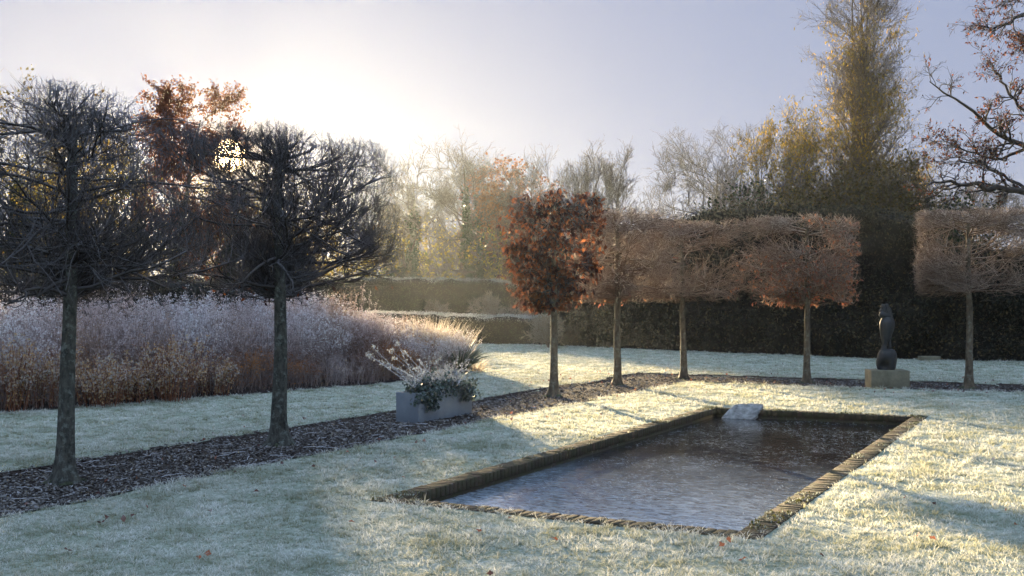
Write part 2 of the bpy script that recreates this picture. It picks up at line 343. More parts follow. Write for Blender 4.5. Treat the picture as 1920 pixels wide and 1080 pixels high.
# bark chips
def scatter_view(nmax, dens, y0, y1, marg, rng, pw=1.7):
    """random ground points, denser near the viewer (level of detail)"""
    t = rng.random(nmax); e = 2-pw
    Y = (y0**e + t*(y1**e - y0**e))**(1/e); Xh = (960/F + marg)*Y
    return rng.uniform(-1, 1, nmax)*Xh, Y
x, y = scatter_view(260000, 1, 7.5, 29, .08, rng, 1.9)
k = path_d(x, y) > -.03*rng.random(len(x)); x, y = x[k], y[k]
mb = MB(); n = len(x); pos = np.stack([x, y, gz(x, y)+.008+.012*rng.random(n)], 1)
d = rng.normal(size=(n, 3)); d[:, 2] *= .3; d = nrm(d); s = nrm(np.cross(d, [0, 0, 1]) + .35*rng.normal(size=(n, 3)))
ln = rng.uniform(.008, .022, (n, 1))*(.8+.03*y[:, None]); wd = ln*rng.uniform(.3, .7, (n, 1))
v = np.stack([pos-d*ln-s*wd*.6, pos-d*ln*.7+s*wd, pos+d*ln+s*wd*.5, pos+d*ln*.6-s*wd], 1)
c = np.zeros((n, 4, 3)); c[..., 0] = rng.random((n, 1)); c[..., 1] = rng.random((n, 1))**3
c[..., 2] = (rng.random((n, 1)) > .985)*.5
mb.add(v.reshape(-1, 3), np.arange(n*4).reshape(-1, 4), c=c.reshape(-1, 3))
tag(mb.build('mulch', M['chip']), 'loose dark bark chips with a dusting of frost', 'mulch', kind='stuff')

# grass
def grass(ntuft, nb, rng):
    x, y = scatter_view(ntuft, 1, 6.3, 62, .1, rng, 1.72)
    uu, vv = toUV(x, y)
    k = (path_d(x, y) < .0 + .05*noise2(x, y, 6)) & ~((uu > PU0+.17) & (uu < PU1-.17) & (vv > PV0+.17) & (vv < PV1-.17))
    k &= ~in_border(x, y)
    edge = (uu > PU0-.03) & (uu < PU1+.03) & (vv > PV0-.03) & (vv < PV1+.03)
    # the near kerb is overgrown, the others only at the rim
    k &= ~edge | ((uu < .13) & (rng.random(len(x)) < .35)) | (rng.random(len(x)) < .03)
    x, y = x[k], y[k]; n = len(x)
    sc_ = (.55 + .075*y)*.95
    hgt = (.036 + .018*noise2(x, y, 1.6) + .010*rng.normal(size=n)).clip(.018, .1)
    B = n*nb
    bx = np.repeat(x, nb); by = np.repeat(y, nb); bs = np.repeat(sc_, nb); bh = np.repeat(hgt, nb)*rng.uniform(.6, 1.35, B)*np.clip(bs, .8, 1.5)**.6
    a = rng.uniform(0, 2*PI, B); r = rng.random(B)**.7*.028*bs
    ox, oy = np.cos(a)*r, np.sin(a)*r
    la = np.repeat(rng.uniform(0, 2*PI, n), nb); lean = rng.uniform(.15, 1.15, B)
    dx = np.cos(a)*lean + .45*np.cos(la); dy = np.sin(a)*lean + .45*np.sin(la)
    z = gz(bx+ox, by+oy) - .004
    p0 = np.stack([bx+ox, by+oy, z], 1)
    dirn = np.stack([dx, dy, np.ones(B)], 1); dirn = nrm(dirn)
    p1 = p0 + dirn*(bh*.6)[:, None]
    d2 = nrm(dirn + np.stack([dx*.7, dy*.7, -.55*np.ones(B)], 1)); p2 = p1 + d2*(bh*.7)[:, None]
    wa = rng.uniform(0, PI, B); sd = np.stack([np.cos(wa), np.sin(wa), np.zeros(B)], 1)*(.0023*bs**1.1)[:, None]
    v = np.stack([p0-sd, p0+sd, p1-sd*.8, p1+sd*.8, p2], 1)
    i = np.arange(B)[:, None]*5
    c = np.zeros((B, 5, 3)); c[..., 0] = rng.random((B, 1)); c[:, 2:4, 1] = .6; c[:, 4, 1] = 1; c[..., 2] = np.repeat(rng.random(n), nb)[:, None]
    return v.reshape(-1, 3), i+np.array([[0, 1, 3, 2]]), i+np.array([[2, 3, 4]]), c.reshape(-1, 3)
BL = np.array([(-16, 9.2), (-7.9, 17.0), (-2.87, 22.9), (-1.9, 25.2), (-.75, 27.6)])     # front edge of the border
BD = np.array([-.76, .65])                                                   # its depth direction
def in_border(x, y):
    res = np.zeros(np.shape(x), bool)
    for a, b in zip(BL[:-1], BL[1:]):
        e = b-a; det = e[0]*BD[1]-e[1]*BD[0]
        rx, ry = x-a[0], y-a[1]
        s = (rx*BD[1]-ry*BD[0])/det; t = (e[0]*ry-e[1]*rx)/det
        res |= (s >= 0) & (s <= 1) & (t > .06*np.sin(s*37)) & (t < 6)
    return res
v, qd, tr, c = grass(72000, 11, rng)
mb = MB(); mb.add(v, qd, tr, c)
tag(mb.build('grass', M['grass']), 'short grass blades white with hoar frost', 'grass', kind='stuff')
# border soil
mb = MB(); V = []
sl_ = np.linspace(0, 1, 90); bp_ = np.stack([np.interp(sl_*4, range(5), BL[:, 0]), np.interp(sl_*4, range(5), BL[:, 1])], 1)
dd = np.linspace(-.02, 6, 40)
X = bp_[:, None, :] + dd[None, :, None]*BD; Z = gz(X[..., 0], X[..., 1]) + .012 + .05*np.clip(dd/.5, 0, 1)[None]
idx = np.arange(90*40).reshape(90, 40); q = np.stack([idx[:-1, :-1], idx[1:, :-1], idx[1:, 1:], idx[:-1, 1:]], -1).reshape(-1, 4)
mb.add(np.concatenate([X, Z[..., None]], -1).reshape(-1, 3), q); tag(mb.build('soil', M['soil'], smooth=True), 'dark soil bed under the frosted border plants', 'soil', kind='structure')

# ------------------------------------------------------------------ pond
def brickmat():
    m, nt, N, L = newmat('mossy_brick'); s = attr(N, L)
    r = ramp(N, [(0, (0.045, 0.03, 0.02)), (.4, (0.08, 0.048, 0.03)), (.7, (0.065, 0.048, 0.033)), (1, (0.11, 0.062, 0.036))]); L.new(s.outputs[0], r.inputs[0])
    a = noise(N, L, 7, 8, .75); mr = ramp(N, [(.4, (0, 0, 0)), (.56, (1, 1, 1))]); L.new(a, mr.inputs[0])
    c = mixc(N, L, mathn(N, L, 'MULTIPLY', mr.outputs[0], .7), r.outputs[0], (0.05, 0.052, 0.016))
    g = N.new('ShaderNodeNewGeometry'); sp = N.new('ShaderNodeSeparateXYZ'); L.new(g.outputs['Normal'], sp.inputs[0])
    b = noise(N, L, 16, 8, .8); fr = ramp(N, [(.58, (0, 0, 0)), (.68, (1, 1, 1))]); L.new(b, fr.inputs[0])
    f = mathn(N, L, 'MULTIPLY', mathn(N, L, 'MULTIPLY', mathn(N, L, 'MAXIMUM', sp.outputs[2], 0.0), .75), fr.outputs[0])
    c = mixc(N, L, f, c, (.6, .63, .6))
    p = N.new('ShaderNodeBsdfPrincipled'); p.inputs['Roughness'].default_value = .9; L.new(c, p.inputs['Base Color'])
    bb = noise(N, L, 45, 6, .7); bp = N.new('ShaderNodeBump'); bp.inputs['Strength'].default_value = .8; bp.inputs['Distance'].default_value = .02
    L.new(bb, bp.inputs['Height']); L.new(bp.outputs[0], p.inputs['Normal'])
    o = N.new('ShaderNodeOutputMaterial'); L.new(p.outputs[0], o.inputs[0]); return m
M['brick'] = brickmat()
pond = thing('pond_surround', 'low mossy brick edging round the long frozen garden pond', 'pond edging', G(0, 0), AZ)
# local frame: x = u, y = -v
ICE = -0.125
def coping(u0, u1, v0, v1, along_u, rng):
    mb = MB(); st = .078; a0, a1 = (u0, u1) if along_u else (v0, v1); n = int((a1-a0)/st); st = (a1-a0)/n
    for i in range(n):
        s0 = a0+i*st+.0028; s1 = a0+(i+1)*st-.0028; j = rng.normal(0, .0018, 4)
        c = (rng.random(), 0, 0); zt = .012+j[2]; zb = ICE+.045
        b = MB()
        if along_u: box(b, s0, s1, -(v1+j[0]), -(v0+j[1]), zb, zt, c)
        else: box(b, u0+j[0], u1+j[1], -s1, -s0, zb, zt, c)
        v = b.v[0].copy(); v[4:, 2] += rng.normal(0, .002, 4); mb.add(v, b.q[0], c=c)
    # mortar bed between them
    if along_u: box(mb, u0+.002, u1-.002, -v1+.008, -v0-.008, ICE+.047, -.004, (0.0, 0, 0))
    else: box(mb, u0+.008, u1-.008, -v1+.002, -v0-.002, ICE+.047, -.004, (0.0, 0, 0))
    return mb
W_ = .205
for nm, args in (('l', (PU0, PU1, PV0, PV0+W_, True)), ('r', (PU0, PU1, PV1-W_, PV1, True)), ('n', (PU0, PU0+W_, PV0+W_+.003, PV1-W_-.003, False)), ('f', (PU1-W_, PU1, PV0+W_+.003, PV1-W_-.003, False))):
    bevel(coping(*args, rng).build('brick_coping', M['brick'], pond), .006, 1)
for (a, b, c_, d) in ((PU0+.03, PU1-.03, PV0+.03, PV0+W_-.02), (PU0+.03, PU1-.03, PV1-W_+.02, PV1-.03), (PU0+.03, PU0+W_-.02, PV0+W_-.017, PV1-W_+.017), (PU1-W_+.02, PU1-.03, PV0+W_-.017, PV1-W_+.017)):
    mb = MB(); box(mb, a, b, -d, -c_, -.6, ICE+.045, (0.1, 0, 0)); mb.build('pond_wall', M['brick'], pond)
# moss cushions on the coping
mb = MB(); nn = 9000
side = rng.integers(0, 3, nn); su = np.where(side < 2, rng.uniform(0, PU1, nn), PU1-rng.random(nn)*W_); sv = np.where(side == 0, rng.random(nn)*W_, np.where(side == 1, PV1-rng.random(nn)*W_, rng.uniform(0, PV1, nn)))
keep = noise2(su, sv, 2.3) > .25; su, sv = su[keep], sv[keep]
leaves(mb, np.stack([su, -sv, .008+0*su], 1), .026, rng, .5, droop=-1.6)
M['moss'] = leafmat('moss_tufts', [(0.06, 0.07, 0.02), (0.12, 0.12, 0.035), (0.5, 0.55, 0.5), (0.05, 0.05, 0.02)], trans=.3)
mb.build('moss', M['moss'], pond)

def icemat():
    m, nt, N, L = newmat('pond_ice')
    tc = N.new('ShaderNodeTexCoord'); mp = N.new('ShaderNodeMapping'); mp.inputs['Rotation'].default_value = (0, 0, .25); mp.inputs['Scale'].default_value = (5, 2.2, 1)
    L.new(tc.outputs['Object'], mp.inputs[0])
    n1 = N.new('ShaderNodeTexNoise'); n1.inputs['Scale'].default_value = 3; n1.inputs['Detail'].default_value = 9; n1.inputs['Roughness'].default_value = .72; n1.inputs['Distortion'].default_value = 1.2
    L.new(mp.outputs[0], n1.inputs['Vector'])
    vo = N.new('ShaderNodeTexVoronoi'); vo.feature = 'DISTANCE_TO_EDGE'; vo.inputs['Scale'].default_value = 1.6
    mp2 = N.new('ShaderNodeMapping'); mp2.inputs['Scale'].default_value = (1, 2.4, 1); mp2.inputs['Rotation'].default_value = (0, 0, -.5); L.new(tc.outputs['Object'], mp2.inputs[0])
    nd = N.new('ShaderNodeTexNoise'); nd.inputs['Scale'].default_value = 4; L.new(mp2.outputs[0], nd.inputs['Vector'])
    mv = N.new('ShaderNodeMix'); mv.data_type = 'RGBA'; mv.inputs[0].default_value = .35; L.new(mp2.outputs[0], mv.inputs[6]); L.new(nd.outputs['Color'], mv.inputs[7])
    L.new(mv.outputs[2], vo.inputs['Vector'])
    crack = ramp(N, [(0, (1, 1, 1)), (.018, (0, 0, 0))]); L.new(vo.outputs['Distance'], crack.inputs[0])
    fros = ramp(N, [(.5, (0, 0, 0)), (.72, (1, 1, 1))]); L.new(n1.outputs['Fac'], fros.inputs[0])
    big = noise(N, L, .8, 3, .5); bigr = ramp(N, [(.35, (.15, .15, .15)), (.65, (1, 1, 1))]); L.new(big, bigr.inputs[0])
    f = mathn(N, L, 'MULTIPLY', fros.outputs[0], bigr.outputs[0]); f = mathn(N, L, 'MAXIMUM', mathn(N, L, 'MULTIPLY_ADD', f, .10, .0), mathn(N, L, 'MULTIPLY', crack.outputs[0], .08))
    sx = N.new('ShaderNodeSeparateXYZ'); L.new(tc.outputs['Object'], sx.inputs[0])
    nr = N.new('ShaderNodeMapRange'); L.new(mathn(N, L, 'MULTIPLY_ADD', big, 3.0, sx.outputs[0]), nr.inputs[0]); nr.inputs[1].default_value = 6.5; nr.inputs[2].default_value = 1.2; nr.inputs[3].default_value = 0; nr.inputs[4].default_value = .95
    skin = mathn(N, L, 'MULTIPLY', nr.outputs[0], mathn(N, L, 'MULTIPLY_ADD', n1.outputs['Fac'], 3.2, -1.0, clamp=True))
    f = mathn(N, L, 'ADD', f, skin, clamp=True)
    p = N.new('ShaderNodeBsdfPrincipled')
    L.new(mixc(N, L, f, (0.008, 0.008, 0.009), (.62, .74, .88)), p.inputs['Base Color'])
    L.new(mathn(N, L, 'MULTIPLY_ADD', n1.outputs['Fac'], .16, .0), p.inputs['Roughness'])
    p.inputs['IOR'].default_value = 1.95; p.inputs['Specular IOR Level'].default_value = .5
    bp = N.new('ShaderNodeBump'); bp.inputs['Strength'].default_value = .5; bp.inputs['Distance'].default_value = .008
    nb_ = N.new('ShaderNodeTexNoise'); nb_.inputs['Scale'].default_value = 2.4; nb_.inputs['Detail'].default_value = 4; nb_.inputs['Roughness'].default_value = .5; nb_.inputs['Distortion'].default_value = 1.5; L.new(mp.outputs[0], nb_.inputs['Vector'])
    h = mathn(N, L, 'ADD', nb_.outputs['Fac'], mathn(N, L, 'MULTIPLY', crack.outputs[0], .15)); L.new(h, bp.inputs['Height']); L.new(bp.outputs[0], p.inputs['Normal'])
    o = N.new('ShaderNodeOutputMaterial'); L.new(p.outputs[0], o.inputs[0]); return m
mb = MB(); a, b = PU0+W_-.03, PU1-W_+.03; c_, d = PV0+W_-.03, PV1-W_+.03
mb.add([(a, -d, 0), (b, -d, 0), (b, -c_, 0), (a, -c_, 0)], [(0, 1, 2, 3)])
o = mb.build('water', icemat()); o.location = (*G(0, 0)[:2], ICE); o.rotation_euler = (0, 0, AZ)
tag(o, 'scratched sheet of ice on the long rectangular pond', 'water', kind='structure')

M['icecrystal'] = leafmat('white_ice_crystals', [(.45, .5, .55), (.7, .75, .82), (.3, .33, .37)], trans=.2, rough=.5)
mb = MB(); n = 11000; cu_, cv_ = rng.uniform(PU0+.26, PU1-.26, n), rng.uniform(PV0+.26, PV1-.26, n)
kk = noise2(cu_, cv_, 1.4) + .5*noise2(cu_, cv_, 5) > rng.normal(.15, .35, n); cu_, cv_ = cu_[kk], cv_[kk]; n = len(cu_)
a_ = rng.normal(1.2, .7, n); ln_ = (.01+.05*rng.random(n)**3); w_ = rng.uniform(.0007, .0018, n)
C_ = np.stack([cu_, -cv_, ICE+.003+0*cu_], 1); d_ = np.stack([np.cos(a_), np.sin(a_), 0*a_], 1)*ln_[:, None]; s_ = np.stack([-np.sin(a_), np.cos(a_), 0*a_], 1)*w_[:, None]; up_ = np.array([0, 0, 1.0])*rng.uniform(.0002, .0008, n)[:, None]
v_ = np.stack([C_-d_, C_-s_+up_, C_+d_, C_+s_], 1); c = np.zeros((n, 4, 3)); c[..., 0] = rng.random((n, 1)); mb.add(v_.reshape(-1, 3), np.arange(n*4).reshape(-1, 4), c=c.reshape(-1, 3))
o = mb.build('ice_crystals', M['icecrystal']); o.location = G(0, 0); o.rotation_euler = (0, 0, AZ); tag(o, 'fine white ice needles frozen across the pond surface', 'ice', kind='stuff')
# ------------------------------------------------------------------ stone slab spout at the far left corner of the pond
def stonemat(name, c1, c2, sc_=6, rough=.75, bump=.4):
    m, nt, N, L = newmat(name); a = noise(N, L, sc_, 8, .7); r = ramp(N, [(.35, c1), (.65, c2)]); L.new(a, r.inputs[0])
    p = N.new('ShaderNodeBsdfPrincipled'); p.inputs['Roughness'].default_value = rough; L.new(r.outputs[0], p.inputs['Base Color'])
    b = noise(N, L, sc_*7, 6, .7); bp = N.new('ShaderNodeBump'); bp.inputs['Strength'].default_value = bump; bp.inputs['Distance'].default_value = .02
    L.new(b, bp.inputs['Height']); L.new(bp.outputs[0], p.inputs['Normal']); o = N.new('ShaderNodeOutputMaterial'); L.new(p.outputs[0], o.inputs[0]); return m
def prism(mb, pts, off, c=(0, 0, 0)):
    pts = np.asarray(pts, float); n = len(pts); off = np.asarray(off, float)
    v = np.concatenate([pts, pts+off, [pts.mean(0)], [pts.mean(0)+off]])
    t = [(2*n, (i+1) % n, i) for i in range(n)] + [(2*n+1, n+i, n+(i+1) % n) for i in range(n)]
    q = [(i, (i+1) % n, n+(i+1) % n, n+i) for i in range(n)]
    mb.add(v, q, t, c=c)
M['slab'] = stonemat('pale_rough_stone', (.13, .13, .125), (.46, .46, .45), 9, .85, .9)
mb = MB()
bl = at(1354, 17.5, 783); br = at(1419, 17.2, 782)
bl[2] = br[2] = ICE-.03
P1 = [(0, -.02, 0), (.16, 0, -.01), (.38, .01, .0), (.53, -.01, 0), (.60, .10, .085), (.565, .17, .12), (.615, .30, .235), (.60, .34, .262), (.36, .35, .266), (.31, .32, .25), (.27, .33, .26), (.12, .31, .235), (.05, .20, .15)]
P1 = [(a*.93, b_, c_*.82) for a, b_, c_ in P1]; prism(mb, P1, (0, .02, -.05))
o = mb.build('stone_slab', M['slab']); o.location = (bl[0]-.01, bl[1]-.02, ICE+.01); o.rotation_euler = (0, 0, math.atan2(br[1]-bl[1], br[0]-bl[0])); bevel(o, .008)
tag(o, 'pale rough stone slab tilted out of the ice at the far corner of the pond', 'stone')

# ------------------------------------------------------------------ clipped trees
def clip_box(P, lo, hi, rng, fuzz=.07, sq=5):
    B = len(P); j = rng.normal(0, fuzz, (B, 1, 3)); j[..., 2] *= .6
    r = 1.0
    ins = ((P > lo+j) & (P < hi+j)).all(-1)
    # rounded vertical and top edges
    cc = (lo+hi)/2; hh = (hi-lo)/2; e = np.abs((P-cc)/hh)
    ins &= ((e[..., 0]**sq+e[..., 1]**sq+e[..., 2]**(sq+2)) < 1.25+j[..., 0]*1.5)
    al = np.cumprod(ins | (np.arange(P.shape[1])[None] == 0), 1).astype(bool)
    last = np.maximum.accumulate(np.where(al, np.arange(P.shape[1])[None], 0), 1)
    return np.take_along_axis(P, last[..., None], 1), al[:, 1]
def trunk_path(h, rng, lean=(0, 0), n=10):
    z = np.linspace(0, h, n); wob = np.cumsum(rng.normal(0, .008, (n, 2)), 0)
    return np.stack([lean[0]*z/h + wob[:, 0]-wob[0, 0], lean[1]*z/h + wob[:, 1]-wob[0, 1], z], 1)[None]
def trunk_mesh(P, r0, r1, rng, k=18):
    mb = MB(); n0 = P.shape[1]
    zz = np.unique(np.concatenate([[0, .04, .09, .16, .28], np.linspace(0, 1, 26)*P[0, -1, 2]]))
    Q = np.stack([np.interp(zz, P[0, :, 2], P[0, :, i]) for i in range(3)], 1)
    R = r0 + (r1-r0)*np.clip(zz/zz[-1], 0, 1) + r0*.85*np.exp(-zz/.07) + r0*.25*np.exp(-zz/.3)
    Q[0, 2] -= .05
    an = np.linspace(0, 2*PI, k, endpoint=False); ph = rng.uniform(0, 6, 3)
    lob = 1 + .22*np.exp(-zz[:, None]/.2)*np.sin(4*an+ph[0])[None] + .035*np.sin(3*an+ph[1]+zz[:, None]*2.1) + .025*np.sin(7*an-zz[:, None]*3+ph[2])
    kn = rng.uniform(0, 1, (len(zz), k))*.03; rr = R[:, None]*(lob+kn)
    V = Q[:, None, :] + np.stack([np.cos(an)[None]*rr, np.sin(an)[None]*rr, 0*rr], -1)
    idx = np.arange(len(zz)*k).reshape(-1, k); a, b = idx[:-1], idx[1:]
    mb.add(V.reshape(-1, 3), np.stack([a, np.roll(a, -1, 1), np.roll(b, -1, 1), b], -1).reshape(-1, 4)); return mb
def clipped_tree(base, lo, hi, label, seed, r0, counts, mats, rad=1.0, leaf=None, lean=(0, 0), long=1.0, up=.1, fuzz=.07, sq=5, flat=1.0):
    rng = np.random.default_rng(seed); lo = np.array(lo, float); hi = np.array(hi, float)
    root = thing('clipped_tree', label, 'tree', (base[0], base[1], gz(base[0], base[1])), AZ, 'box headed clipped trees around the pond')
    tp = trunk_path(hi[2]-.25, rng, lean); trunk_mesh(tp, r0, r0*.5, rng).build('trunk', mats[0], root, True)
    c1, c2, c3, c4 = counts; mb = MB(); TR = np.linspace(r0, r0*.5, tp.shape[1])[None]
    z0, z1 = (lo[2]+.04)/(hi[2]-.25), .985
    S, D, r, t, _ = kids(tp, TR, c1, z0, z1, .9, 1.6, rng, .34)
    az = (np.arange(len(S))*2.399 + rng.normal(0, .35, len(S))); el = rng.normal(.10, .2, len(S)) + .75*np.clip((t-.86)/.14, 0, 1)
    low_ = np.arange(len(S)) % (4 if sq > 5 else 8) == 0; top_ = np.arange(len(S)) % (5 if sq > 5 else 12) == 1; zl = lo[2]+.05+.12*rng.random(len(S)); el = np.where(low_, rng.normal(0, .05, len(S)), el); S[low_, 2] = zl[low_]; el = np.where(top_, rng.uniform(.0, .35, len(S)), el); S[top_, 2] = hi[2]-.45+.2*rng.random(top_.sum())
    hx = (hi[0]-lo[0])/2; hy = (hi[1]-lo[1])/2; D = np.stack([np.cos(az)*np.cos(el)*hx, np.sin(az)*np.cos(el)*hy, np.sin(el)*.8], 1); reach = np.linalg.norm(D, axis=1)
    n = 9; P1 = grow(S, D, rng.uniform(.75, 1.35, len(S))*reach*long**.6, n, .15, (0, 0, .012), rng); P1, _ = clip_box(P1, lo+.12, hi-.12, rng, fuzz, sq)
    R1 = taper(r, r*.35, n); tubes(mb, P1, R1, rng, 6)
    S, D, r, t, _ = kids(P1, R1, c2, .12, 1, .3, 1.0, rng, .55, .8); n = 7
    D[:, 2] = D[:, 2]*flat+.1; r = np.clip(r, .004*rad, .014); P2 = grow(S, D, rng.uniform(.35, .85, len(S))*long, n, .15, (0, 0, up*.5), rng); P2, k = clip_box(P2, lo+.04, hi-.05, rng, fuzz, sq); R2 = taper(r, r*.5, n)
    P2, R2 = P2[k], R2[k]; tubes(mb, P2, R2, rng, 4)
    S, D, r, t, _ = kids(P2, R2, c3, .1, 1, .3, .95, rng, .6); n = 6; D[:, 2] *= flat; r = np.clip(r, .0026*rad, .0055*rad)
    P3 = grow(S, D, rng.uniform(.2, .55, len(S))*long, n, .16, (0, 0, up), rng); P3, k = clip_box(P3, lo, hi, rng, fuzz, sq); R3 = taper(r, r*.6, n)
    P3, R3 = P3[k], R3[k]; tubes(mb, P3, R3, rng, 3)
    S, D, r, t, _ = kids(P3, R3, c4, .15, 1, .35, 1.0, rng, .75); n = 4; r = np.clip(r, .0018*rad, .0036*rad)
    P4 = grow(S, D, rng.uniform(.07, .24, len(S)), n, .18, (0, 0, up), rng); P4, k = clip_box(P4, lo-.03, hi+.04, rng, fuzz, sq); R4 = taper(r, r*.7, n)
    tubes(mb, P4[k], R4[k], rng, 3)
    cr = mb.build('crown', mats[1], root, True)
    if leaf:
        nl, size, mat, sel = leaf; pos = np.concatenate([pts_on(P3, nl*3, .2, 1, rng), pts_on(P4, nl*2, .3, 1, rng)])
        e = (pos-lo)/(hi-lo); w_ = sel(e); pos = pos[rng.random(len(pos)) < w_][:nl]; m2 = MB()
        pos = pos[rng.permutation(len(pos))]
        leaves(m2, pos, size, rng, .5, droop=1.5, fold=.5); m2.build('leaves', mat, cr)
    return root
TT = {}
def tree_at(u, v): return G(u, v)[:2]
mt_d = (M['bark'], M['twig_dark']); mt_f = (M['bark_far'], M['twig_frost'])
clipped_tree(tree_at(-.4, -3.25), (-1.65, -1.15, 1.70), (1.6, 1.1, 3.66), 'nearest bare clipped tree with a lichened trunk, cut by the left edge', 11, .082, (58, 10, 8, 2), mt_d, rad=.95, long=1.25, up=.12, lean=(.02, -.03))
clipped_tree(tree_at(2.79, -3.25), (-1.6, -1.05, 1.72), (1.5, 1.15, 3.76), 'bare dark clipped tree with the low sun shining through its twigs', 12, .092, (62, 10, 9, 2), mt_d, rad=.9, long=1.3, up=.2,
             leaf=(420, .075, M['beech'], lambda e: np.where(e[:, 2] < .12, 1.0, .004)))
clipped_tree(tree_at(10.68, -3.28), (-1.0, -.75, 1.62), (1.0, .75, 3.8), 'clipped tree still thick with hanging rusty brown leaves', 13, .074, (48, 7, 6, 2), (M['bark_far'], M['twig_dark']), sq=6, up=-.03,
             leaf=(5600, .112, M['beech'], lambda e: (.35 + .4*(np.abs(e[:, 0]-.5) > .25) + .5*(e[:, 2] < .4))*(1-.5*(e[:, 2] > .85))), rad=1.2)
clipped_tree(tree_at(13.73, -3.25), (-1.15, -1.35, 1.70), (1.35, .95, 3.66), 'frosted clipped tree directly behind the rusty leaved one', 14, .08, (60, 8, 6, 2), mt_f, rad=1.8, sq=12, flat=.55, up=.03, long=1.1,
             leaf=(160, .08, M['orange'], lambda e: np.where(e[:, 2] < .12, .8, .01)), fuzz=.1)
clipped_tree(tree_at(16.25, -2.64), (-.9, -1.55, 1.74), (.9, 1.4, 3.58), 'frosted tan clipped tree at the corner where the two rows meet', 15, .075, (60, 8, 6, 2), mt_f, rad=1.8, sq=12, flat=.55, up=.03, long=1.1, fuzz=.05)
clipped_tree(tree_at(16.33, .12), (-.75, -1.04, 1.66), (.75, 1.55, 3.62), 'clipped tree with orange leaves dotted over its frosted twigs, left of the sculpture', 16, .075, (60, 8, 6, 2), mt_f, rad=1.8, sq=12, flat=.55, up=.03, long=1.1, fuzz=.035,
             leaf=(2100, .078, M['orange'], lambda e: np.clip(.9-e[:, 2]*1.4, .0, 1) + .22*(e[:, 1] < .4)))
clipped_tree(tree_at(16.30, 3.37), (-.75, -2.2, 1.86), (.75, 1.0, 3.62), 'bare frosted clipped tree standing right of the sculpture', 17, .075, (60, 8, 6, 2), mt_f, rad=1.8, sq=12, flat=.55, up=.03, long=1.1, fuzz=.03)

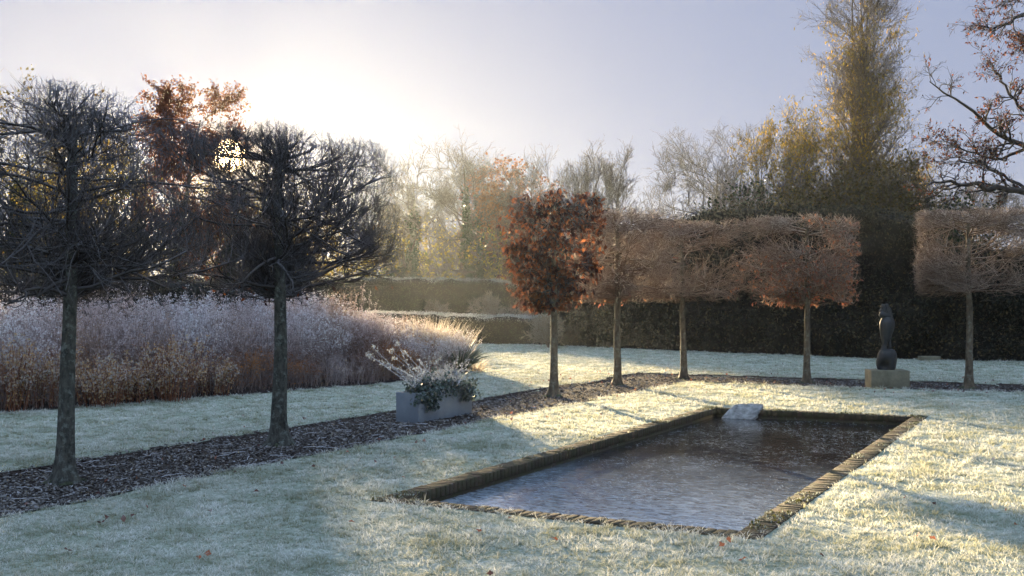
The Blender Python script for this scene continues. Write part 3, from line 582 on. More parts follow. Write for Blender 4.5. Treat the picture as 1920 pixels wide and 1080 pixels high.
# ------------------------------------------------------------------ free growing trees
def wild_tree(name, label, base, height, spread, seed, counts=(16, 8, 7, 4), mats=None, r0=None, leaf=None, trunk_h=.25, upright=.0, wander=.16, rad=1.0, stems=1, group=None, shape=None, ivy=None, cat='tree', ang=(.5, 1.1), lean=0.0, fan=.24, trop1=None, tp1=1.0):
    rng = np.random.default_rng(seed); root = thing(name, label, cat, (base[0], base[1], gz(base[0], base[1])), 0, group)
    r0 = r0 or height*.016; n = 10; c1, c2, c3, c4 = counts
    fn = fan if stems > 1 else .12; D = np.stack([rng.normal(0, fn, stems)+lean, rng.normal(0, fn, stems), np.ones(stems)], 1)
    S0 = np.stack([rng.normal(0, .12*(stems > 1)*height/8, stems), rng.normal(0, .12*(stems > 1)*height/8, stems), -.1*np.ones(stems)], 1)
    P0_ = grow(S0, D, rng.uniform(.8, 1.0, stems)*height*.97, n, .05+.05*(wander > .2)-.035*(stems > 4), (0, 0, .06), rng); R0_ = taper(np.full(stems, r0), np.full(stems, r0*.14), n); R0_[:, 0] *= 1.35
    mb = MB(); tubes(mb, P0_, R0_, rng, 9); mb.build('trunk', mats[0], root, True)
    mb = MB(); S, D, r, t, _ = kids(P0_, R0_, c1, trunk_h, .98, ang[0], ang[1], rng, .5, tp1)
    sh = (shape or (lambda t: np.sin(np.clip((t-trunk_h*.6)/(1.02-trunk_h*.6), 0, 1)*PI)**.5*.75+.25))(t)
    D[:, 2] = np.abs(D[:, 2])*.6 + upright; n = 8
    P1 = grow(S, D, sh*spread*rng.uniform(.75, 1.15, len(S)), n, wander, (0, 0, .05+upright*.15 if trop1 is None else trop1), rng); R1 = taper(r, r*.3, n); tubes(mb, P1, R1, rng, 5)
    S, D, r, t, _ = kids(P1, R1, c2, .2, 1, .35, 1.0, rng, .6, .8); n = 6; r = np.clip(r, .010*rad, 1)
    P2 = grow(S, D, spread*rng.uniform(.22, .5, len(S)), n, wander, (0, 0, .05+upright*.1), rng); R2 = taper(r, r*.4, n); tubes(mb, P2, R2, rng, 4)
    S, D, r, t, _ = kids(P2, R2, c3, .2, 1, .35, 1.0, rng, .7); n = 5; r = np.clip(r, .006*rad, .02)
    P3 = grow(S, D, spread*rng.uniform(.1, .26, len(S)), n, wander, (0, 0, .06), rng); R3 = taper(r, r*.5, n); tubes(mb, P3, R3, rng, 3)
    Pl = P3
    if c4:
        S, D, r, t, _ = kids(P3, R3, c4, .2, 1, .35, 1.0, rng, .8); n = 4; r = np.clip(r, .0045*rad, .009*rad)
        P4 = grow(S, D, spread*rng.uniform(.05, .14, len(S)), n, wander, (0, 0, .06), rng); tubes(mb, P4, taper(r, r*.7, n), rng, 3); Pl = P4
    cr = mb.build('crown', mats[1], root, True)
    if leaf:
        nl, size, mat, asp, droop = leaf[:5]; pos = pts_on(Pl, nl, .1, 1, rng)
        if len(leaf) > 5: pos = pos[leaf[5](pos, rng)]
        pos = pos + rng.normal(0, size*.6, pos.shape); m2 = MB(); leaves(m2, pos, size, rng, asp, droop=droop, fold=.4); m2.build('leaves', mat, cr)
    if ivy:
        ni, hi_, rr = ivy; zz = rng.random(ni)**.8*hi_*height; b = rng.integers(0, stems, ni)
        c0 = np.stack([np.array([np.interp(z, P0_[k, :, 2], P0_[k, :, i]) for z, k in zip(zz, b)]) for i in range(2)], 1)
        a = rng.uniform(0, 2*PI, ni); zf_ = zz/(hi_*height); rad_ = rr*(.5+.7*rng.random(ni))*(1+.5*noise2(zz*.9, a, .8))*(1.15-.85*zf_)*(1+.35*np.sin(zz*1.1+seed)); zz = zz*(1-.22*rng.random(ni)*(zf_ > .6)); zz += .5*noise2(a, zz, .7)*zf_; zz = np.abs(zz)
        pos = np.stack([c0[:, 0]+np.cos(a)*rad_, c0[:, 1]+np.sin(a)*rad_, zz], 1); m3 = MB(); leaves(m3, pos, .17, rng, .8, droop=.6); m3.build('ivy', M['ivy'], root)
    return root
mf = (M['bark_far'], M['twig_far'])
def T(px, Y, top): return at(px, Y), H + (HY-top)/F*Y
# left background, behind the two near clipped trees
b, h = T(322, 46, 158)
wild_tree('oak_tree', 'brown leaved oak rising behind the gap between the two near clipped trees', b, h, 3.0, 21, (22, 9, 7, 0), mf, leaf=(24000, .12, M['browncrown'], .7, .3), trunk_h=.3, ivy=(1500, .5, .5))
LEFT = [(-60, 40, 236, 'golden', 'leafy tree at the far left behind the nearest clipped tree'), (60, 44, 226, 'ivy', 'ivy clad tree seen just left of the nearest trunk'),
        (165, 41, 262, 'golden', 'yellow leaved tree seen just right of the nearest trunk'), (235, 58, 225, 'bare', 'slender bare tree between the nearest trunk and the brown oak'),
        (395, 55, 262, 'ivy', 'ivy choked tree right of the brown oak under the sun'), (455, 62, 372, 'golden', 'low golden tree left of the second trunk'), (530, 66, 386, 'ivy', 'dark ivy covered tree directly behind the second trunk'),
        (140, 64, 250, 'bare', 'bare grey tree far behind the nearest trunk'), (585, 74, 436, 'golden', 'small golden tree right of the second trunk in the mist'), (20, 62, 262, 'bare', 'bare tree far behind the frosted border at the left edge')]
for i, (px, Y, top, kd, lab) in enumerate(LEFT):
    b, h = T(px, Y, top); sp = min(h*.42, 4.6)
    lf = {'golden': (4200, .14, M['golden'], .6, .3), 'ivy': (2600, .15, M['shrubleaf'], .7, .3), 'bare': None}[kd]
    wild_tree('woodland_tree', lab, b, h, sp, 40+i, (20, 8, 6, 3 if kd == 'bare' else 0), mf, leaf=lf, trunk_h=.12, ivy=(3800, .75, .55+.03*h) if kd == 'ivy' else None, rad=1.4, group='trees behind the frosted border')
# misty trees beyond the lawn
MIST = [(712, 84, 400, 'low golden misty tree nearest the right side of the second clipped tree', 'gold'), (768, 80, 318, 'bare misty tree with a fan of fine branches and a dark ivy clad foot', 'ivyg'), (812, 90, 350, 'thin golden tree squeezed between the fan branched one and the crooked one', 'gold'),
        (850, 82, 338, 'crooked bare misty tree with yellow lower leaves', 'gold'), (893, 80, 290, 'dead topped ivy clad tree in the mist', 'ivyg'), (932, 84, 286, 'second dead topped misty tree, nearest the rusty leaved tree', 'ivyg'),
        (975, 82, 338, 'russet misty tree peeping over the left of the rusty leaved tree', 'brown'), (1020, 84, 352, 'russet misty tree hidden mostly behind the rusty leaved tree', 'brown')]
for i, (px, Y, top, lab, kd) in enumerate(MIST):
    b, h = T(px, Y, top)
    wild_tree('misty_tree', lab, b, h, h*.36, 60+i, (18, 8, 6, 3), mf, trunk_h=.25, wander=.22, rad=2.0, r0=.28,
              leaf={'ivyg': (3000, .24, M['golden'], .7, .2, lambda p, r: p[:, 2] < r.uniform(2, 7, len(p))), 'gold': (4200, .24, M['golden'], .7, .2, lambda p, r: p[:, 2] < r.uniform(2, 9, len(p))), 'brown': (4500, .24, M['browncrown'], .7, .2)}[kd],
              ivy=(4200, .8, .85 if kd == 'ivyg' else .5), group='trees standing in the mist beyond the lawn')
def woods():
    rng = np.random.default_rng(200); n = 74; px = rng.uniform(560, 1120, n); Y = rng.uniform(104, 128, n)
    S = np.stack([(px-960)/F*Y, Y, 0*Y-.1], 1); h = rng.uniform(7.5, 11, n)
    P = grow(S, np.stack([rng.normal(0, .1, n), rng.normal(0, .1, n), np.ones(n)], 1), h, 8, .07, (0, 0, .05), rng); R_ = taper(np.full(n, .24), np.full(n, .05), 8); mb = MB(); tubes(mb, P, R_, rng, 5)
    S, D, r, t, _ = kids(P, R_, 12, .2, 1, .4, 1.0, rng, .5); P1 = grow(S, D, rng.uniform(1.5, 3.2, len(S)), 6, .2, (0, 0, .08), rng); R1 = taper(r, r*.4, 6); tubes(mb, P1, R1, rng, 3)
    S, D, r, t, _ = kids(P1, R1, 7, .2, 1, .4, 1.0, rng, .6); r = np.clip(r, .022, 1); P2 = grow(S, D, rng.uniform(.7, 1.6, len(S)), 5, .2, (0, 0, .06), rng); tubes(mb, P2, taper(r, r*.6, 5), rng, 3)
    o = mb.build('woods', M['twig_far'], smooth=True); tag(o, 'far line of bare woodland dissolving in the mist', 'woods', kind='stuff')
    pos = pts_on(P2, 16000, .2, 1, rng); pos = pos[pos[:, 2] < rng.uniform(1, 8, len(pos))]; m2 = MB(); leaves(m2, pos, .32, rng, .7); m2.build('leaves', M['golden'], o)
woods()
b, h = T(1045, 62, 268)
wild_tree('bare_tree', 'tall bare tree with thin whippy branches above the rusty leaved tree', b, h, 2.9, 70, (12, 6, 5, 2), mf, trunk_h=.3, upright=.9, stems=3, rad=1.3, wander=.12, leaf=(2200, .15, M['browncrown'], .7, .2, lambda p, r: p[:, 2] < 7))
for i, (px, Y, top, lab) in enumerate([(1105, 66, 290, 'twiggy bare tree just right of the tall whippy one'), (1150, 68, 288, 'bare upright tree left of the spreading bare oak'), (1195, 70, 300, 'bushy bare tree against the left side of the spreading oak'),
                                       (1085, 60, 330, 'low russet twiggy tree above the rusty leaved tree'), (1010, 70, 322, 'pale feathery bare tree left of the tall whippy one')]):
    b, h = T(px, Y, top); wild_tree('bare_tree', lab, b, h, 2.3, 71+i, (15, 7, 6, 3), mf, trunk_h=.2, upright=.7, stems=2, rad=1.3, wander=.13, r0=.1, group='small bare trees on the skyline')
b, h = T(1270, 78, 262)
wild_tree('oak_tree', 'wide spreading bare oak on the skyline above the frosted corner tree', b, h, 5.0, 80, (17, 9, 7, 5), mf, trunk_h=.28, wander=.24, rad=1.6, r0=.3, ang=(.6, 1.2))
for i, (px, Y, top, lab) in enumerate([(1345, 50, 268, 'thin bare sapling leaning up right of the spreading oak'), (1405, 47, 272, 'thin bare sapling left of the golden tree'), (1440, 46, 262, 'bare sapling whips touching the golden tree')]):
    b, h = T(px, Y, top); wild_tree('sapling', lab, b, h, 2.2, 84+i, (8, 5, 4, 2), mf, trunk_h=.25, upright=.8, stems=4, rad=1.0, wander=.12, r0=.05, ang=(.35, .8), group='bare saplings above the hedge')
# golden tree on the right
b = at(1607, 42)
wild_tree('golden_tree', 'very tall slender tree with several stems and drooping olive gold leaves', b, 14.3, 2.75, 90, (34, 7, 5, 3), (M['twig_far'], M['twig_far']), trunk_h=.22, upright=.3, stems=6, wander=.1, rad=.9, r0=.12, ang=(.5, 1.1), fan=.035, trop1=.035, tp1=1.5,
          leaf=(23000, .15, M['willow'], .28, 1.8, lambda p, r: noise2(p[:, 0]*1.0+p[:, 1]*.6, p[:, 2]*.9, 1.2) > r.normal(-.05, .3, len(p)) + np.clip((p[:, 2]-7.5)*.05, 0, 1)), shape=lambda t: 1.5-1.2*t)
b, h = T(1480, 40, 245); wild_tree('golden_tree', 'lower golden leaved tree leaning out left of the very tall slender one', b, h, 2.1, 91, (16, 7, 6, 3), mf, trunk_h=.2, upright=.8, stems=3, wander=.12, rad=.9, r0=.08, leaf=(8000, .14, M['willow'], .28, 1.5))
for i, (px, Y, top, lab, nl, mt, sp) in enumerate([(1395, 40, 372, 'dark ivy mound showing above the orange dotted clipped tree', 5500, 'ivy', 1.9), (1510, 39, 350, 'olive shrub at the left foot of the tall golden tree', 8000, 'shrubleaf', 2.2), (1590, 39, 335, 'olive shrub in front of the stems of the tall golden tree', 8000, 'shrubleaf', 2.3),
        (1670, 38, 345, 'dull brown green shrub right of the tall golden tree stems', 8000, 'shrubleaf', 2.2), (1740, 38, 372, 'dark shrub left of the red oak branches', 7000, 'ivy', 2.0), (1840, 52, 352, 'pale bare shrub on the skyline under the lowest oak branch', 0, 'ivy', 2.0)]):
    b, h = T(px, Y, top); wild_tree('shrub', lab, b, h, sp, 95+i, (22, 7, 6, 2 if nl else 4), mf, trunk_h=.1, stems=3, wander=.15, rad=1.0, r0=.06, leaf=(nl, .13, M[mt], .6, .3) if nl else None, group='shrubs above the tall dark hedge', cat='shrub')
# red oak at the right edge, trunk outside the frame
def red_oak():
    rng = np.random.default_rng(120); Y = 26; bx = 15.4
    root = thing('oak_tree', 'dark oak reaching in from the right edge with crooked limbs and orange leaves', 'tree', (bx, Y, 0))
    mb = MB(); tp = trunk_path(13, rng, (.3, 0), 12); tubes(mb, tp, np.linspace(.42, .12, 12)[None], rng, 12); mb.build('trunk', M['twig_black'], root, True)
    def limb(pts, r0, r1):
        P = np.array([at(a, yy, b) - np.array([bx, Y, 0]) for a, b, yy in pts]); s = np.linspace(0, 1, len(P)); t = np.linspace(0, 1, 16)
        Q = np.stack([np.interp(t, s, P[:, i]) for i in range(3)], 1); Q[1:-1] = (Q[:-2]+Q[1:-1]*2+Q[2:])/4; Q[1:] += rng.normal(0, .03, (15, 3))
        return Q[None], np.linspace(r0, r1, 16)[None]
    LB = [limb([(2190, 470, 26), (2050, 385, 25.5), (1925, 356, 25), (1878, 362, 25), (1845, 345, 24.8), (1800, 348, 24.6), (1765, 335, 24.4), (1735, 345, 24.2)], .15, .025),
          limb([(2195, 330, 26), (2050, 285, 25.6), (1930, 272, 25.3), (1880, 262, 25.2), (1850, 232, 25), (1812, 200, 24.8), (1775, 172, 24.6), (1740, 152, 24.5)], .13, .018),
          limb([(2050, 285, 26), (1960, 250, 26.2), (1905, 190, 26.4), (1875, 150, 26.5), (1860, 118, 26.6)], .09, .015),
          limb([(2195, 120, 26), (2050, 60, 25.8), (1950, 10, 25.5), (1905, 38, 25.3), (1870, 52, 25.2), (1848, 50, 25.1)], .12, .012),
          limb([(2050, -40, 26), (1960, -20, 26), (1910, -5, 26), (1880, 2, 26)], .09, .012),
          limb([(1930, 272, 25.3), (1880, 300, 25.6), (1830, 292, 25.8), (1790, 270, 26), (1765, 262, 26)], .06, .012),
          limb([(1925, 356, 25), (1880, 330, 25.4), (1840, 305, 25.6), (1800, 300, 25.7), (1770, 290, 25.8)], .06, .012),
          limb([(1990, 90, 26), (1940, 80, 25.8), (1915, 80, 25.7)], .05, .01)]
    P1 = np.concatenate([a for a, _ in LB]); R1 = np.concatenate([b for _, b in LB]); mb = MB(); R1 = R1*.68; tubes(mb, P1, R1, rng, 6)
    S, D, r, t, _ = kids(P1, R1, 20, .25, 1, .4, 1.1, rng, .5); n = 7; r = np.clip(r, .008, .03); P2 = grow(S, D, rng.uniform(.35, .85, len(S)), n, .26, (0, 0, .04), rng); R2 = taper(r, r*.4, n); tubes(mb, P2, R2, rng, 4)
    S, D, r, t, _ = kids(P2, R2, 6, .15, 1, .4, 1.1, rng, .7); n = 5; r = np.clip(r, .005, .012); P3 = grow(S, D, rng.uniform(.15, .4, len(S)), n, .25, (0, 0, .04), rng); R3 = taper(r, r*.5, n); tubes(mb, P3, R3, rng, 3)
    S, D, r, t, _ = kids(P3, R3, 3, .15, 1, .4, 1.1, rng, .8); n = 4; P4 = grow(S, D, rng.uniform(.06, .18, len(S)), n, .25, (0, 0, .04), rng); r = np.clip(r, .0035, .006); tubes(mb, P4, taper(r, r*.7, n), rng, 3)
    cr = mb.build('crown', M['twig_black'], root, True)
    pos = pts_on(P4, 5200, .2, 1, rng); k = rng.random(len(pos)) < np.clip(.25+.9*(noise2(pos[:, 0], pos[:, 2], .9)+.1) + .12*(pos[:, 0]+7), .1, 1); m2 = MB(); leaves(m2, pos[k], .068, rng, .5, droop=.4, fold=.5); m2.build('leaves', M['oakleaf'], cr)
red_oak()

# ------------------------------------------------------------------ hedges
def hedge(name, label, pts, depth, mat, dens, size, seed, frost_top=0.0, core=None, bump=.16, cat='hedge', step=.22):
    rng = np.random.default_rng(seed); pts = np.array(pts, float)
    root = thing(name, label, cat, (pts[0, 0], pts[0, 1], 0))
    seg = np.linalg.norm(np.diff(pts[:, :2], axis=0), axis=1); s = np.concatenate([[0], np.cumsum(seg)]); ns = int(s[-1]/step)+2
    ss = np.linspace(0, s[-1], ns); C = np.stack([np.interp(ss, s, pts[:, i]) for i in range(3)], 1)
    tn = np.gradient(C[:, :2], axis=0); tn /= np.linalg.norm(tn, axis=1)[:, None]; nb = np.stack([-tn[:, 1], tn[:, 0]], 1)     # away from the viewer for left-to-right runs
    hm = C[:, 2].max(); nf = max(4, int(hm/step)); nt_ = max(3, int(depth/step))
    prof = [(0, k/nf) for k in range(nf+1)] + [(k/nt_, 1) for k in range(1, nt_+1)] + [(1, 1-k/4) for k in range(1, 5)]; prof = np.array(prof)
    m_ = len(prof); d = prof[None, :, 0]*depth; zf = prof[None, :, 1]*C[:, 2][:, None]
    X = C[:, None, 0]+nb[:, None, 0]*d; Yy = C[:, None, 1]+nb[:, None, 1]*d
    j = bump*noise2(ss[:, None]*1.3+0*d, zf*1.3+d, 1.0); X = X - nb[:, None, 0]*j*(prof[None, :, 1] > 0); Yy = Yy - nb[:, None, 1]*j; Z = zf + bump*.8*noise2(ss[:, None]+0*d, d+7, 1.6)*(prof[None, :, 1] >= 1)
    V = np.stack([X-C[0, 0], Yy-C[0, 1], Z-.1*(zf == 0)], -1)-np.array([pts[0, 0]-C[0, 0], pts[0, 1]-C[0, 1], 0])
    idx = np.arange(ns*m_).reshape(ns, m_); q = np.stack([idx[:-1, :-1], idx[1:, :-1], idx[1:, 1:], idx[:-1, 1:]], -1).reshape(-1, 4)
    mb = MB(); mb.add(V.reshape(-1, 3), q)
    for e, fl in ((0, 1), (ns-1, -1)):
        c = V[e].mean(0); i0 = mb.n; mb.add(np.concatenate([V[e], [c]]), None, [((k, k+1, m_) if fl > 0 else (k+1, k, m_)) for k in range(m_-1)])
    mb.build('branches', core or M['hedgecore'], root, True)
    # leaves over face and top
    nl = int(dens*s[-1]*(hm+depth*.8)); a = rng.random(nl)*(ns-1); b = rng.random(nl)*(nf+nt_); i = a.astype(int).clip(0, ns-2); k = b.astype(int).clip(0, m_-2); fa = (a-i)[:, None]; fb = (b-k)[:, None]
    p = (V[i, k]*(1-fa)+V[i+1, k]*fa)*(1-fb) + (V[i, k+1]*(1-fa)+V[i+1, k+1]*fa)*fb
    out = rng.random(nl)*size*1.2; nbi = nb[i]; p[:, 0] -= nbi[:, 0]*out; p[:, 1] -= nbi[:, 1]*out; p[:, 2] += out*(b > nf)
    ff = np.clip((b-nf+1.0)/1.0, 0, 1)*frost_top*rng.random(nl)**.5
    m2 = MB(); leaves(m2, p, size, rng, .45, droop=-.2, fold=.5, g=ff); m2.build('foliage', mat, root)
    return root
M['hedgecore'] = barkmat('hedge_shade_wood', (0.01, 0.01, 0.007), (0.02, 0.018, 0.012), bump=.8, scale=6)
def hp(px, Y, top): a = at(px, Y); return (a[0], a[1], H+(HY-top)/F*Y)
hedge('tall_hedge', 'very dark tall hedge behind the back row of clipped trees and the sculpture', [hp(1040, 44, 455), hp(1150, 41.6, 440), hp(1260, 39.5, 418), hp(1345, 38, 402), hp(1480, 36, 394), hp(1640, 33.8, 398), hp(1735, 33.3, 420), hp(1775, 33, 470), hp(1930, 32.2, 478), hp(2150, 31.5, 470), hp(2500, 31, 465)], 2.2, M['yew'], 300, .11, 131, frost_top=0, bump=.3)
hedge('low_hedge', 'low olive hedge with a frosted sunlit top at the far end of the lawn', [(-22, 50, 1.25), at(745, 47)+[0, 0, 1.22], at(860, 46)+[0, 0, 1.1], at(1050, 45.2)+[0, 0, 1.05]], 2.6, M['hedgefrost'], 420, .07, 132, frost_top=1.0, bump=.13)
hedge('far_hedge', 'clipped hedge in the mist beneath the misty trees', [(-30, 70, 3.3), at(690, 68)+[0, 0, 3.15], at(920, 66)+[0, 0, 3.0], at(1000, 65.5)+[0, 0, 2.6]], 2.5, M['hedgefrost'], 160, .1, 133, frost_top=.6, bump=.22)
hedge('dark_hedge', 'dark hedge behind the frosted border on the left', [(-32, 27, 2.3), at(-60, 32)+[0, 0, 2.35], at(300, 35)+[0, 0, 2.3], at(560, 40)+[0, 0, 2.1], at(640, 44)+[0, 0, 1.6]], 2.0, M['yew'], 200, .1, 134, frost_top=.2, bump=.25)

# ------------------------------------------------------------------ border planting
def bpos(s, d): 
    s = np.asarray(s)*4
    return np.stack([np.interp(s, range(5), BL[:, 0])+BD[0]*d, np.interp(s, range(5), BL[:, 1])+BD[1]*d], -1)
def stems_mass(name, label, n, s0, s1, d0, d1, hfun, seed, fl=10, fs=.028, tw=5, m1='perstem', m2='frostfluff', low=.45, cat='plants'):
    rng = np.random.default_rng(seed); s = rng.uniform(s0, s1, n); d = d0+(d1-d0)*rng.random(n)**1.25; p = bpos(s, d); h = hfun(s, d, p)*rng.uniform(.7, 1.1, n)
    S = np.stack([p[:, 0], p[:, 1], gz(p[:, 0], p[:, 1])+.03], 1); cl = noise2(p[:, 0]*1.0, p[:, 1]*1.0, 1.3); D = np.stack([rng.normal(0, .13, n)+.12*cl, rng.normal(0, .13, n), np.ones(n)], 1); D[rng.random(n) < .05, :2] *= 4
    P = grow(S, D, h, 7, .07, (0, 0, .03), rng); mb = MB(); r = rng.uniform(.003, .0055, n); R = taper(r, r*.6, 7); tubes(mb, P, R, rng, 3)
    S2, D2, r2, t, _ = kids(P, R, tw, low, 1, .3, .8, rng, .8); D2[:, 2] += .4
    P2 = grow(S2, D2, rng.uniform(.06, .2, len(S2)), 4, .15, (0, 0, .08), rng); r2 = np.clip(r2, .0022, .004); tubes(mb, P2, taper(r2, r2*.8, 4), rng, 3)
    pos = np.concatenate([np.repeat(P2[:, -1], max(1, fl//tw), 0), np.repeat(P[:, -1], 3, 0), pts_on(P, n*4, .15, 1, rng)]); pos = pos + rng.normal(0, .014, pos.shape)
    m3 = MB(); leaves(m3, pos, fs, rng, .6, droop=-.2)
    for mm in (mb, m3):
        for v_, c_ in zip(mm.v, mm.c): c_[:, 0] = np.clip(.4*c_[:, 0] + .3 + .85*noise2(v_[:, 0]*.9, v_[:, 1]*.9, 1.0), 0, 1)
    o = mb.build(name, M[m1], smooth=True); tag(o, label, cat, kind='stuff'); m3.build('seedheads', M[m2], o); return o
def wav(s, a=.08): return a*np.sin(s*41)+a*.7*np.sin(s*97+1)
stems_mass('frosted_perennials', 'dense lilac grey frosted perennial stems filling the long border', 6000, .12, .68, .8, 4.4, lambda s, d, p: (1.34+.26*np.clip((d-.9)/1.5, 0, 1)+  .22*noise2(p[:, 0], p[:, 1], .9))*np.clip((.68-s)/.16+.72, .72, 1), 140, fl=20, fs=.034, tw=5)
stems_mass('low_perennials', 'low brown frosted stems along the front of the border', 3200, .14, .80, .1, 1.5, lambda s, d, p: .34+.40*d+.42*noise2(p[:, 0], p[:, 1], 1.1), 141, fl=10, tw=5, m1='perstem', m2='lowfluff') if 'lowfluff' in M else None
M['lowfluff'] = leafmat('withered_frosted_leaves', [(0.5, 0.22, 0.06), (0.3, 0.13, 0.06), (0.16, 0.09, 0.06), (0.5, 0.42, 0.4)], trans=.3)
stems_mass('low_perennials', 'low brown frosted stems along the front of the border', 3200, .14, .80, .1, 1.5, lambda s, d, p: .34+.40*d+.42*noise2(p[:, 0], p[:, 1], 1.1), 141, fl=10, tw=5, m2='lowfluff')
stems_mass('feathery_plumes', 'taller feathery white plumes standing above the frosted perennials', 520, .26, .62, 1.2, 4.2, lambda s, d, p: 1.80+.10*noise2(p[:, 0], p[:, 1], 2), 143, fl=36, fs=.03, tw=9, low=.76)
stems_mass('pale_perennials', 'pale sunlit frosted stems at the far right end of the border', 1500, .72, 1.0, .2, 4.2, lambda s, d, p: .78+.2*np.clip(d, 0, 2)+.2*noise2(p[:, 0], p[:, 1], 1.1), 142, fl=15, tw=5, m2='frostfluff')
def bladeset(mb, base, n, Lm, rng, spread=.5, w=.006, seg=6, droop=.12, br=.12):
    a = rng.uniform(0, 2*PI, n); rr = rng.random(n)*br
    S = np.stack([base[0]+np.cos(a)*rr, base[1]+np.sin(a)*rr, base[2]+0*a], 1); D = np.stack([np.cos(a)*spread*rng.random(n), np.sin(a)*spread*rng.random(n), np.ones(n)], 1)
    D[:, :2] += rng.normal(0, .06, (n, 2))
    L_ = Lm*rng.uniform(.55, 1.1, n); P = np.zeros((n, seg, 3)); P[:, 0] = S; D = nrm(D); out = np.stack([np.cos(a), np.sin(a), -.8+0*a], 1)
    for i in range(1, seg): D = nrm(D + out*droop*i/seg*2*rng.random((n, 1))); P[:, i] = P[:, i-1]+D*(L_/(seg-1))[:, None]
    side = nrm(np.cross(nrm(P[:, -1]-P[:, 0]), rng.normal(size=(n, 3)))); ww = np.array([.6, 1, 1, .8, .5, .08])[:seg]*w
    A = P-side[:, None]*ww[None, :, None]; Bb = P+side[:, None]*ww[None, :, None]; V = np.stack([A, Bb], 2)
    idx = np.arange(n*seg*2).reshape(n, seg, 2); q = np.stack([idx[:, :-1, 0], idx[:, :-1, 1], idx[:, 1:, 1], idx[:, 1:, 0]], -1).reshape(-1, 4)
    c = np.zeros((n, seg, 2, 3)); c[..., 0] = rng.random((n, 1, 1)); c[..., 1] = np.linspace(0, 1, seg)[None, :, None]; mb.add(V.reshape(-1, 3), q, c=c.reshape(-1, 3)); return P
rng = np.random.default_rng(150)
def gpt(px, py): Y = F*H/(py-HY); a = at(px, Y); return np.array([a[0], a[1], gz(a[0], a[1])])
def dogwood(px, py, hh, label, seed, amber=1.0):
    rng = np.random.default_rng(seed); b = gpt(px, py); root = thing('dogwood_shrub', label, 'shrub', b, 0, 'dogwood shrubs at the front of the border')
    n = 60; a = rng.uniform(0, 2*PI, n); rr = rng.random(n)**.6*.34; S = np.stack([np.cos(a)*rr, np.sin(a)*rr, 0*a], 1); D = np.stack([np.cos(a)*.42*rng.random(n), np.sin(a)*.42*rng.random(n), np.ones(n)], 1)
    P = grow(S, D, hh*rng.uniform(.6, 1.05, n), 7, .06, (0, 0, .03), rng); R = taper(np.full(n, .0065), np.full(n, .003), 7); mb = MB(); tubes(mb, P, R, rng, 4)
    S, D, r, t, _ = kids(P, R, 7, .35, 1, .4, .9, rng, .7); D[:, 2] += .3; P2 = grow(S, D, rng.uniform(.08, .24, len(S)), 4, .12, (0, 0, .05), rng); tubes(mb, P2, taper(r, r*.7, 4), rng, 3); st = mb.build('stems', M['cornus'], root, True)
    m2 = MB(); pos = np.concatenate([pts_on(P2, 1700, .2, 1, rng), pts_on(P, 500, .15, .9, rng)]); leaves(m2, pos, .052, rng, .6, droop=.6, fold=.5, g=.5*rng.random(2200)**2*(pos[:, 2] > hh*.3)); m2.build('leaves', M['cornusleaf'], root)
dogwood(10, 772, 1.12, 'amber dogwood shrub at the left edge of the border', 151)
dogwood(78, 764, 1.02, 'orange stemmed dogwood just left of the nearest trunk', 152)
dogwood(185, 762, .78, 'low pinkish dogwood just right of the nearest trunk', 153)
dogwood(318, 752, 1.08, 'golden dogwood shrub midway between the two near trunks', 154)
dogwood(395, 742, .62, 'small brown dogwood right of the golden one', 155)
dogwood(245, 755, .6, 'small tawny dogwood left of the golden one', 156)
dogwood(785, 702, .98, 'orange leaved shrub behind the planter', 157)
# straw grasses in the sun
for i, (px, py, hh, n, lab) in enumerate([(772, 700, 1.35, 260, 'pale ornamental grass clump left of the sunlit one'), (812, 697, 1.45, 420, 'tallest sunlit ornamental grass clump behind the planter'), (846, 694, 1.2, 300, 'sunlit straw grass clump just left of the low hedge')]):
    b = gpt(px, py); mb = MB(); P = bladeset(mb, (0, 0, 0), n, hh, rng, .45, .006, br=.3)
    o = mb.build('ornamental_grass', M['straw']); o.location = b; tag(o, lab, 'ornamental grass', 'ornamental grasses at the end of the border')
b = gpt(862, 698); mb = MB(); bladeset(mb, (0, 0, 0), 190, .92, rng, 1.0, .018, br=.16, droop=.22); o = mb.build('strap_leaved_plant', M['strap']); o.location = b; tag(o, 'dark green strap leaved clump at the right tip of the border', 'plant')
b = gpt(895, 697); mb = MB(); bladeset(mb, (0, 0, 0), 80, .5, rng, 1.5, .008, br=.1, droop=.3); o = mb.build('strap_leaved_plant', M['straw']); o.location = b; tag(o, 'small clump of pale arching blades spilling on the lawn beside the dark strap leaved one', 'plant')
# frosted shrubs by the low hedge
for i, (px, Y, top, sp, lab) in enumerate([(1028, 42, 590, .75, 'pale frosted shrub standing at the lawn edge behind the rusty leaved tree'), (905, 49, 556, .8, 'glowing frosted shrub behind the low hedge left of the rusty leaved tree'), (822, 52, 562, .7, 'thin frosted shrub behind the low hedge above the sunlit grasses'), (965, 50, 566, .7, 'frosted twiggy shrub over the low hedge right beside the rusty leaved crown')]):
    b = at(px, Y); h = H+(HY-top)/F*Y; wild_tree('frosted_shrub', lab, b, max(h, .9), sp, 160+i, (12, 6, 5, 2), (M['twig_frost'], M['twig_pale']), trunk_h=.1, stems=4, rad=1.1, r0=.02, wander=.15, group='frosted shrubs at the far end of the lawn', cat='shrub')

